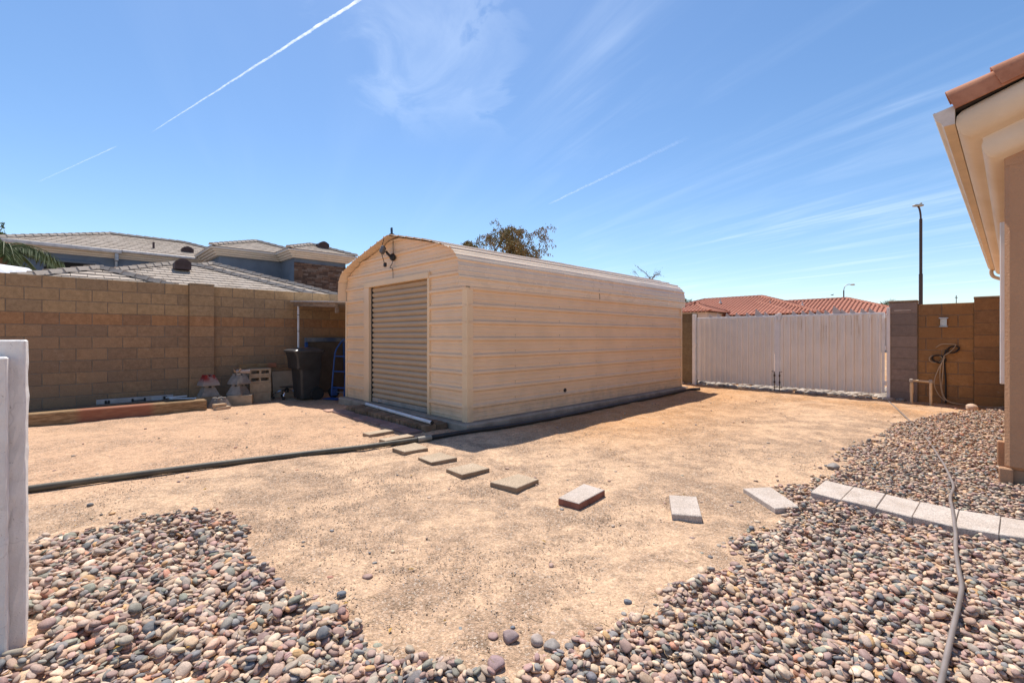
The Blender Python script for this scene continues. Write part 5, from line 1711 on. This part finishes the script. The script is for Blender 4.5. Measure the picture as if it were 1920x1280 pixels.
# balcony arch: a flat near-black sheet painted for the shade in the opening
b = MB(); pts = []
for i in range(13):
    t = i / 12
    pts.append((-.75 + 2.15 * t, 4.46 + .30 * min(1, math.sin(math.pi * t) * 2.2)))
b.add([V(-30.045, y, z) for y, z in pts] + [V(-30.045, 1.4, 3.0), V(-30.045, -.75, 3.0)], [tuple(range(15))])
b.build("balcony_arch_shade", simple("balcony_shade", (.018, .016, .015), .9), bh, recalc=False)
b = MB()
b.tube([V(-30.02, y, z + .05) for y, z in pts], .07, 6); b.build("arch_trim", GBL, bh)
STONES = [simple("ledger_stone_" + q, c, .95, .2, 5, .3, 40) for q, c in (("brown", (.13, .083, .062)), ("grey", (.165, .125, .105)), ("umber", (.085, .057, .046)))]
b = MB(); z = 2.6
while z < 5.1:
    hgt = random.uniform(.05, .11); y = 8.38
    while y < 11.12:
        L = random.uniform(.16, .5); e = min(y + L, 11.12)
        b.box(-24.62, -24.58 + random.uniform(0, .035), y, e - .008, z, z + hgt - .008, 0, mi=random.randrange(3)); y += L
    z += hgt
o = b.build("stone_veneer", STONES, bh, recalc=False); o["kind"] = "stuff"
def vent(n, s, z, w_=.5, d_=.45, h=.30):
    b = MB()
    b.box(n - d_, n + .05, s - w_ / 2, s + w_ / 2, z - .1, z + h * .55, .02)
    rows = [[V(n + .051 - .5 * e, s - w_ / 2 + w_ * i / 8, z + h * .55 + h * .45 * math.sin(math.pi * i / 8)) for i in range(9)] + [] for e in (0, 1)]
    b.grid(rows); b.add(rows[0] + [V(n + .051, s + w_ / 2, z), V(n + .051, s - w_ / 2, z)], [tuple(range(11))])
    for q in range(3):
        b.box(n + .05, n + .07, s - w_ * .4, s + w_ * .4, z + .04 + q * .06, z + .065 + q * .06)
    b.build("roof_vent", VENT, bh, recalc=False)
def roofz(ze, pitch, nedge, n): return ze + pitch * (nedge - n)
vent(-20.35, 3.05, roofz(2.80, .35, -18.1, -20.35) + .22, .50)
vent(-30.9, 4.85, roofz(5.52, .355, -29.7, -30.9) + .05, .55)
vent(-25.2, 10.15, roofz(5.7, .36, -24.15, -25.2) + .12, .55)
vent(-22.6, 2.9, 3.85, .42)
for n, s, z in ((-31.0, 3.35, 6.0), (-27.4, 9.1, 6.15)):
    b = MB(); b.tube([(n, s, z - .2), (n, s, z + .32)], .05, 8); b.build("vent_pipe", VENT, bh)

# red tiled house beyond the gate
rh = yard("tiled_house", "low house with red clay tile hip roofs beyond the white gate", "house")
def red(n0, n1, s0, s1, ze, pitch, caps=True):
    return hip_roof(rh, "roof", n0, n1, s0, s1, ze, pitch, REDT, 'barrel', CAP_R, .30, .40, .085, caps=caps)
red(-24.4, -8.0, 39.4, 50.6, 3.0, .335)
red(-17.6, -3.0, 43.6, 53.4, 2.9, .335)
red(-17.1, -9.6, 39.6, 50.8, 3.0, .325)
red(-18.6, -14.6, 36.0, 40.0, 3.25, .36)
CRW = simple("cream_house_wall", (.60, .50, .42), .9, .08, 1, .2, 10)
for n0, n1, s0, s1, z1 in ((-23.8, -8.6, 40, 50, 2.95), (-17.0, -3.6, 44.2, 52.8, 2.85), (-16.5, -10.2, 40.2, 48, 2.95), (-18.2, -15.0, 36.4, 41, 3.22)):
    b = MB(); b.box(n0, n1, s0, s1, 0, z1); b.build("wall", CRW, rh)
b = MB(); b.box(-15.0, -14.97, 37.0, 38.2, 1.2, 2.3, .005); b.build("window", simple("dark_window", (.03, .03, .035), .1), rh)
for n, s, z in ((-16.5, 43.0, 4.42), (-10.8, 46.6, 4.05), (-12.2, 42.5, 3.9)):
    b = MB(); b.tube([(n, s, z - .3), (n, s, z + .35)], .06, 8); b.lathe([(.16, -.1), (.06, .1)], 8, tr(n, s, z)); b.build("vent_pipe", TRW, rh)

# ------------------------------------------------------------------ street lights and small far things
POLE = simple("brown_steel_pole", (.075, .05, .045), .5, .1, 3, metal=.3)
def street_light(label, px, py_top, d, H_, side, r_):
    p = AT(px, HY, d)
    o = thing("street_light", label, "street light", (p.x, p.y, 0), 0, "street lights beyond the yard")
    b = MB(); b.tube([(0, 0, -.1), (0, 0, H_ * .55)], r_, 10); b.tube([(0, 0, H_ * .55), (0, 0, H_ - .8)], r_ * .8, 10); b.build("pole", POLE, o, smooth_=True)
    if side < 0:
        b = MB(); b.tube(spline([(0, 0, H_ - .82), (-.02, 0, H_ - .5), (-.08, 0, H_ - .2), (-.16, 0, H_ - .06)], 4), r_ * .5, 8)
        b.build("arm", POLE, o)
        b = MB(); b.box(-.42, .10, -.13, .13, H_ - .06, H_ + .05, .03); b.box(-.05, .06, -.05, .05, H_ + .05, H_ + .16, .02)
    else:
        b = MB(); b.tube(spline([(0, 0, H_ - .85), (.12, 0, H_ - .35), (.5, 0, H_ - .02), (1.0, 0, H_)], 5), r_ * .45, 8); b.build("arm", simple("pale_arm", (.34, .34, .34), .5, metal=.3), o)
        b = MB(); b.lathe([(.02, .12), (.16, .06), (.24, -.02), (.2, -.1), (.05, -.12)], 12, tr(1.25, 0, H_)); b.box(.95, 1.45, -.14, .14, H_ - .06, H_ + .06, .03)
    b.build("lamp_head", simple("lamp_head_grey", (.36, .37, .35), .5, metal=.2), o)
street_light("tall brown street light rising above the right block wall", 1726.5, 385, 26.9, 9.0, -1, .095)
street_light("small distant street light with a curved arm above the red roof", 1582, 530, 62, 8.35, 1, .10)
mp = AT(1793, HY, 70)
o = thing("antenna", "thin distant mast above the brown block wall", "mast", (mp.x, mp.y, 0)); b = MB(); b.tube([(0, 0, 0), (0, 0, 7.6)], .05, 6); b.box(-.18, .18, -.05, .05, 7.2, 7.3); b.build("mast", POLE, o)
mp = AT(1627, HY, 60)
o = thing("utility_pole", "short distant pole behind the right hip of the red roof", "pole", (mp.x, mp.y, 0)); b = MB(); b.tube([(0, 0, 0), (0, 0, 5.7)], .07, 6); b.box(-.2, .22, -.05, .05, 5.2, 5.3); b.build("post", POLE, o)
bp_ = AT(1560, 553, 48)
b = MB(); b.lathe([(0, -.14), (.035, -.08), (.045, 0), (.03, .1), (.008, .2)], 8, yrot(math.pi / 2)); b.add([Vector(v) for v in ((-.05, .03, 0), (.06, .03, 0), (.02, .26, .08), (-.05, .24, .08), (-.05, -.03, 0), (.06, -.03, 0), (.02, -.26, .08), (-.05, -.24, .08))], [(0, 1, 2, 3), (7, 6, 5, 4)])
tag(b.build("bird", simple("dark_bird", (.06, .055, .055), .8), None, loc=bp_), "tiny dark bird flying above the red roof", "bird")

# ------------------------------------------------------------------ trees and palms
def leaf_mat(name, c, c2):
    m = Mat(name, .6, spec=.3)
    n_ = m.noise(2.5, 4, .6); n2 = m.noise(30, 2, .5)
    m.col(m.mix(m.ramp(m.math('ADD', m.math('MULTIPLY', n_, .5), m.math('MULTIPLY', n2, .5)), .4, .6), c, c2))
    return m.m
LF1 = leaf_mat("sparse_olive_leaf", (.16, .15, .05), (.32, .20, .08)); LF2 = leaf_mat("green_leaf", (.04, .075, .02), (.09, .12, .03)); LF3 = leaf_mat("palm_leaf", (.05, .075, .022), (.10, .12, .035)); LF4 = leaf_mat("reddish_twig_leaf", (.12, .075, .05), (.10, .09, .04))
BARK = simple("brown_bark", (.15, .085, .055), .9, .2, 8)
def leaf(b, p, L, wd, d):
    d = d.normalized(); s = d.cross(Vector((random.gauss(0, 1), random.gauss(0, 1), random.gauss(0, 1)))).normalized()
    n_ = d.cross(s)
    b.add([p, p + d * L * .5 + s * wd + n_ * wd * .3, p + d * L, p + d * L * .5 - s * wd + n_ * wd * .3], [(0, 1, 2, 3)])
def grow(bt, bl, p, d, L, r_, depth, leafL, droop, dens, extra=0):
    pts = [p]; rr = [r_]
    n_ = 6
    for i in range(n_):
        d = (d + Vector((random.gauss(0, .13), random.gauss(0, .13), random.gauss(0, .08) - droop * (i / n_) * (1.2 if depth <= 1 else .25)))).normalized()
        p = p + d * L / n_
        pts.append(p); rr.append(r_ * (1 - .6 * (i + 1) / n_))
    bt.tube(pts, rr, 5 if depth < 2 else 7)
    if depth == 0:
        for q in pts[1:]:
            for _ in range(dens):
                leaf(bl, q + Vector((random.gauss(0, .05), random.gauss(0, .05), random.gauss(0, .05))), leafL * random.uniform(.6, 1.3), leafL * .16, Vector((random.gauss(0, .5), random.gauss(0, .5), -.9 + random.gauss(0, .4))))
        return
    for _ in range((4 if depth > 1 else 5) + extra):
        i = random.randint(2, n_)
        dd = (d * .6 + Vector((random.gauss(0, .55), random.gauss(0, .55), random.gauss(.22, .35)))).normalized()
        grow(bt, bl, pts[i], dd, L * random.uniform(.5, .8), rr[i] * .6, depth - 1, leafL, droop, dens, extra)
random.seed(23)
def tree(label, cat, base, limbs, depth, leafL, droop, lm_, dens, group=None, name="tree", extra=0):
    o = thing(name, label, cat, base, 0, group)
    bt, bl = MB(), MB()
    for a, h, d, L, r_ in limbs:
        grow(bt, bl, Vector(a), Vector(d).normalized(), L, r_, depth, leafL, droop, dens, extra)
    bt.tube([(0, 0, -.1), (limbs[0][0][0], limbs[0][0][1], limbs[0][0][2])], [limbs[0][4] * 1.5, limbs[0][4]], 8)
    bt.build("trunk", BARK, o, smooth_='all', recalc=False)
    bl.build("crown", lm_, o, recalc=False)
    return o
tp = AT(912, HY, 19)
tree("sparse drooping olive leaved tree rising behind the shed roof", "tree", (tp.x, tp.y, 0),
     [((0, 0, 4.2), 0, (.75, 0, .62), 1.6, .05), ((0, 0, 4.2), 0, (.95, .1, .5), 1.5, .04), ((0, 0, 4.2), 0, (-.4, .1, .75), .8, .03), ((0, 0, 4.3), 0, (.6, .2, .9), 1.5, .04)], 2, .115, .5, LF1, 9, extra=4)
tp = AT(1207, HY, 32)
tree("bare reddish tree top just above the far end of the shed roof", "tree", (tp.x, tp.y, 0),
     [((0, 0, 4.2), 0, (.1, 0, 1), 1.3, .08), ((0, 0, 4.2), 0, (-.3, 0, 1), 1.2, .06), ((0, 0, 4.2), 0, (.4, 0, .9), 1.2, .06)], 2, .09, .1, LF4, 1)
tp = AT(60, HY, 31)
tree("feathery green tree behind the left end of the two storey house", "tree", (tp.x, tp.y, 0),
     [((0, 0, 5.4), 0, (.9, 0, .5), 2.0, .08), ((0, 0, 5.4), 0, (-.6, 0, .5), 2.2, .08), ((0, 0, 5.5), 0, (.1, .2, .8), 1.3, .08), ((0, 0, 5.4), 0, (-1, 0, .4), 2.2, .08)], 2, .24, .15, leaf_mat("feathery_leaf", (.07, .115, .03), (.15, .18, .05)), 8, extra=2)
tp = AT(14, HY, 17.5)
tree("bright green bush beside the palm left of the two storey house", "bush", (tp.x, tp.y, 0),
     [((0, 0, 1.6), 0, (.3, 0, 1), 1.5, .07), ((0, 0, 1.6), 0, (-.4, 0, 1), 1.5, .07), ((0, 0, 1.5), 0, (.1, .1, 1), 1.7, .07)], 2, .16, .2, leaf_mat("lime_leaf", (.11, .15, .025), (.20, .22, .04)), 6, name="bush")
def palm(label, px, d, H_, fr, L, fan, seed, leafL, tr_=.14):
    rs = random.getstate(); random.seed(seed)
    p = AT(px, HY, d)
    o = thing("palm_tree", label, "palm tree", (p.x, p.y, 0))
    b = MB(); b.tube([(0, 0, -.1), (.03, 0, H_ * .5), (0, 0, H_)], [tr_ * 1.2, tr_, tr_], 10); b.build("trunk", BARK, o, smooth_=True)
    for f in range(fr):
        a = 2 * math.pi * f / fr + random.uniform(-.2, .2); el = random.uniform(-.1, 1.25)
        h = Vector((math.cos(a), math.sin(a), 0)); b = MB()
        if fan:
            st = Vector((0, 0, H_)); en = st + (h * math.cos(el) + Vector((0, 0, math.sin(el)))) * L * .5
            b.tube([st, en], .015, 4)
            dr = (en - st).normalized(); sd = dr.cross(Vector((0, 0, 1))).normalized()
            for q in range(15):
                an = (q - 7) * .22
                leaf(b, en, L * .5 * random.uniform(.85, 1.1), .03, dr * math.cos(an) + sd * math.sin(an) + Vector((0, 0, -.12 * abs(an))))
        else:
            pts = [Vector((0, 0, H_)) + h * L * t * math.cos(el * (1 - .4 * t)) + Vector((0, 0, L * (math.sin(el) * t * .9 - .85 * t * t))) for t in np.linspace(0, 1, 9)]
            b.tube(pts, [.03 - .025 * i / 8 for i in range(9)], 5)
            for i in range(1, 9):
                for q in range(5):
                    c = pts[i - 1].lerp(pts[i], q / 5); dr = (pts[i] - pts[i - 1]).normalized(); sd = dr.cross(Vector((0, 0, 1))).normalized()
                    for sg in (-1, 1):
                        leaf(b, c, leafL * random.uniform(.8, 1.1), .022, sd * sg * .6 + dr * .35 + Vector((0, 0, -.75)))
        b.build("frond", LF3, o, recalc=False)
    random.setstate(rs)
palm("drooping feather palm before the left end of the two storey house", 8, 16.2, 4.35, 16, 1.75, False, 4, .55)
palm("small fan palm behind the gate post beside the grey pillar", 1668, 46, 3.95, 14, 1.25, True, 5, .6, .2)
palm("distant palm tuft above the left slope of the red roof", 1289, 70, 6.0, 14, 1.4, True, 6, .5, .2)
# white rounded top at the far left
p = AT(4, HY, 14.5)
cn = thing("shade_canopy", "white rounded canopy top showing above the wall at the far left", "canopy", (p.x, p.y, 0))
b = MB(); b.grid([[Vector((x * .55, y, 3.0 + .55 * (1 - (x / 1.0) ** 2))) for x in np.linspace(-1, 1, 11)] for y in (-.7, 0, .7)]); b.build("fabric", simple("white_fabric", (.72, .72, .74), .8), cn, smooth_='all', recalc=False)
for x in (-.5, .5):
    b = MB(); b.tube([(x, 0, 0), (x, 0, 3.05)], .025, 6); b.build("pole", STEEL, cn)

# ------------------------------------------------------------------ vapour trails high in the sky
TRAIL = bpy.data.materials.new("vapour_trail"); TRAIL.use_nodes = True
t_ = TRAIL.node_tree; t_.nodes.clear()
_o = t_.nodes.new("ShaderNodeOutputMaterial"); _mx = t_.nodes.new("ShaderNodeMixShader"); _t1 = t_.nodes.new("ShaderNodeBsdfTransparent"); _df = t_.nodes.new("ShaderNodeBsdfDiffuse"); _tl = t_.nodes.new("ShaderNodeBsdfTranslucent"); _ad = t_.nodes.new("ShaderNodeMixShader")
_df.inputs[0].default_value = (.95, .95, .95, 1); _tl.inputs[0].default_value = (.95, .95, .95, 1); _ad.inputs[0].default_value = .85
_nz = t_.nodes.new("ShaderNodeTexNoise"); _nz.inputs["Scale"].default_value = .012; _nz.inputs["Detail"].default_value = 6
_ge = t_.nodes.new("ShaderNodeNewGeometry"); t_.links.new(_ge.outputs["Position"], _nz.inputs["Vector"])
_lw = t_.nodes.new("ShaderNodeLayerWeight"); _lw.inputs[0].default_value = .35
_mr = t_.nodes.new("ShaderNodeMapRange"); _mr.inputs[1].default_value = .25; _mr.inputs[2].default_value = .75; _mr.inputs[3].default_value = .35; _mr.inputs[4].default_value = 1
t_.links.new(_nz.outputs[0], _mr.inputs[0])
_in = t_.nodes.new("ShaderNodeMath"); _in.operation = 'SUBTRACT'; _in.inputs[0].default_value = 1; t_.links.new(_lw.outputs["Facing"], _in.inputs[1])
_pm = t_.nodes.new("ShaderNodeMath"); _pm.operation = 'MULTIPLY'; t_.links.new(_mr.outputs[0], _pm.inputs[0]); t_.links.new(_in.outputs[0], _pm.inputs[1])
_at = t_.nodes.new("ShaderNodeVertexColor"); _at.layer_name = "opacity"
_pm2 = t_.nodes.new("ShaderNodeMath"); _pm2.operation = 'MULTIPLY'; t_.links.new(_pm.outputs[0], _pm2.inputs[0]); t_.links.new(_at.outputs["Color"], _pm2.inputs[1])
t_.links.new(_df.outputs[0], _ad.inputs[1]); t_.links.new(_tl.outputs[0], _ad.inputs[2])
t_.links.new(_pm2.outputs[0], _mx.inputs[0]); t_.links.new(_t1.outputs[0], _mx.inputs[1]); t_.links.new(_ad.outputs[0], _mx.inputs[2]); t_.links.new(_mx.outputs[0], _o.inputs[0])
def trail(label, p0, p1, alt, r0_, r1_, d0, d1, seed):
    random.seed(seed)
    def hi(px, py):
        d = (alt - CAM_H) * FPX / (HY - py)
        return Vector(((px - CX) / FPX * d, d, alt))
    a, c = hi(*p0), hi(*p1)
    n_ = 260; pts = []; rr = []
    w1 = w2 = 0
    for i in range(n_):
        t = i / (n_ - 1)
        w1 = w1 * .9 + random.gauss(0, .9); w2 = w2 * .9 + random.gauss(0, .9)
        r_ = (r0_ + (r1_ - r0_) * t)
        pts.append(a.lerp(c, t) + Vector((w1 * r_ / 22, w1 * r_ / 22, w2 * r_ / 22))); rr.append(r_ * random.uniform(.82, 1.18))
    dv = (pts[-1] - pts[0]).normalized(); sd = Vector((dv.y, -dv.x, 0)).normalized()
    # the lower shell of the trail, open above, so that the sun shines through it
    b = MB(); b.grid([[p + sd * (math.cos(math.pi * (1 + q / 7)) * r_) + Vector((0, 0, math.sin(math.pi * (1 + q / 7)) * r_ * .6)) for q in range(8)] for p, r_ in zip(pts, rr)])
    me = b.mesh("contrail", TRAIL, 'all', recalc=False)
    at_ = me.color_attributes.new("opacity", 'FLOAT_COLOR', 'POINT')
    for i in range(n_):
        t = i / (n_ - 1)
        v = (d0 + (d1 - d0) * t) * min(1, t * 14) * min(1, (1 - t) * 14)
        for q in range(8):
            at_.data[i * 8 + q].color = (v, v, v, 1)
    tag(place("contrail", me), label, "contrail")
trail("long bright white contrail slanting up across the blue sky", (283, 249), (800, -80), 3000, 7, 18, .45, 1.0, 1)
trail("faint short contrail low in the sky above the two storey house", (70, 342), (222, 273), 3000, 13, 11, .18, .45, 2)
trail("broken wisp of old contrail in the sky above the long shed side", (1028, 383), (1300, 252), 3000, 26, 52, .34, .06, 3)
print("stone triangles", TRI)
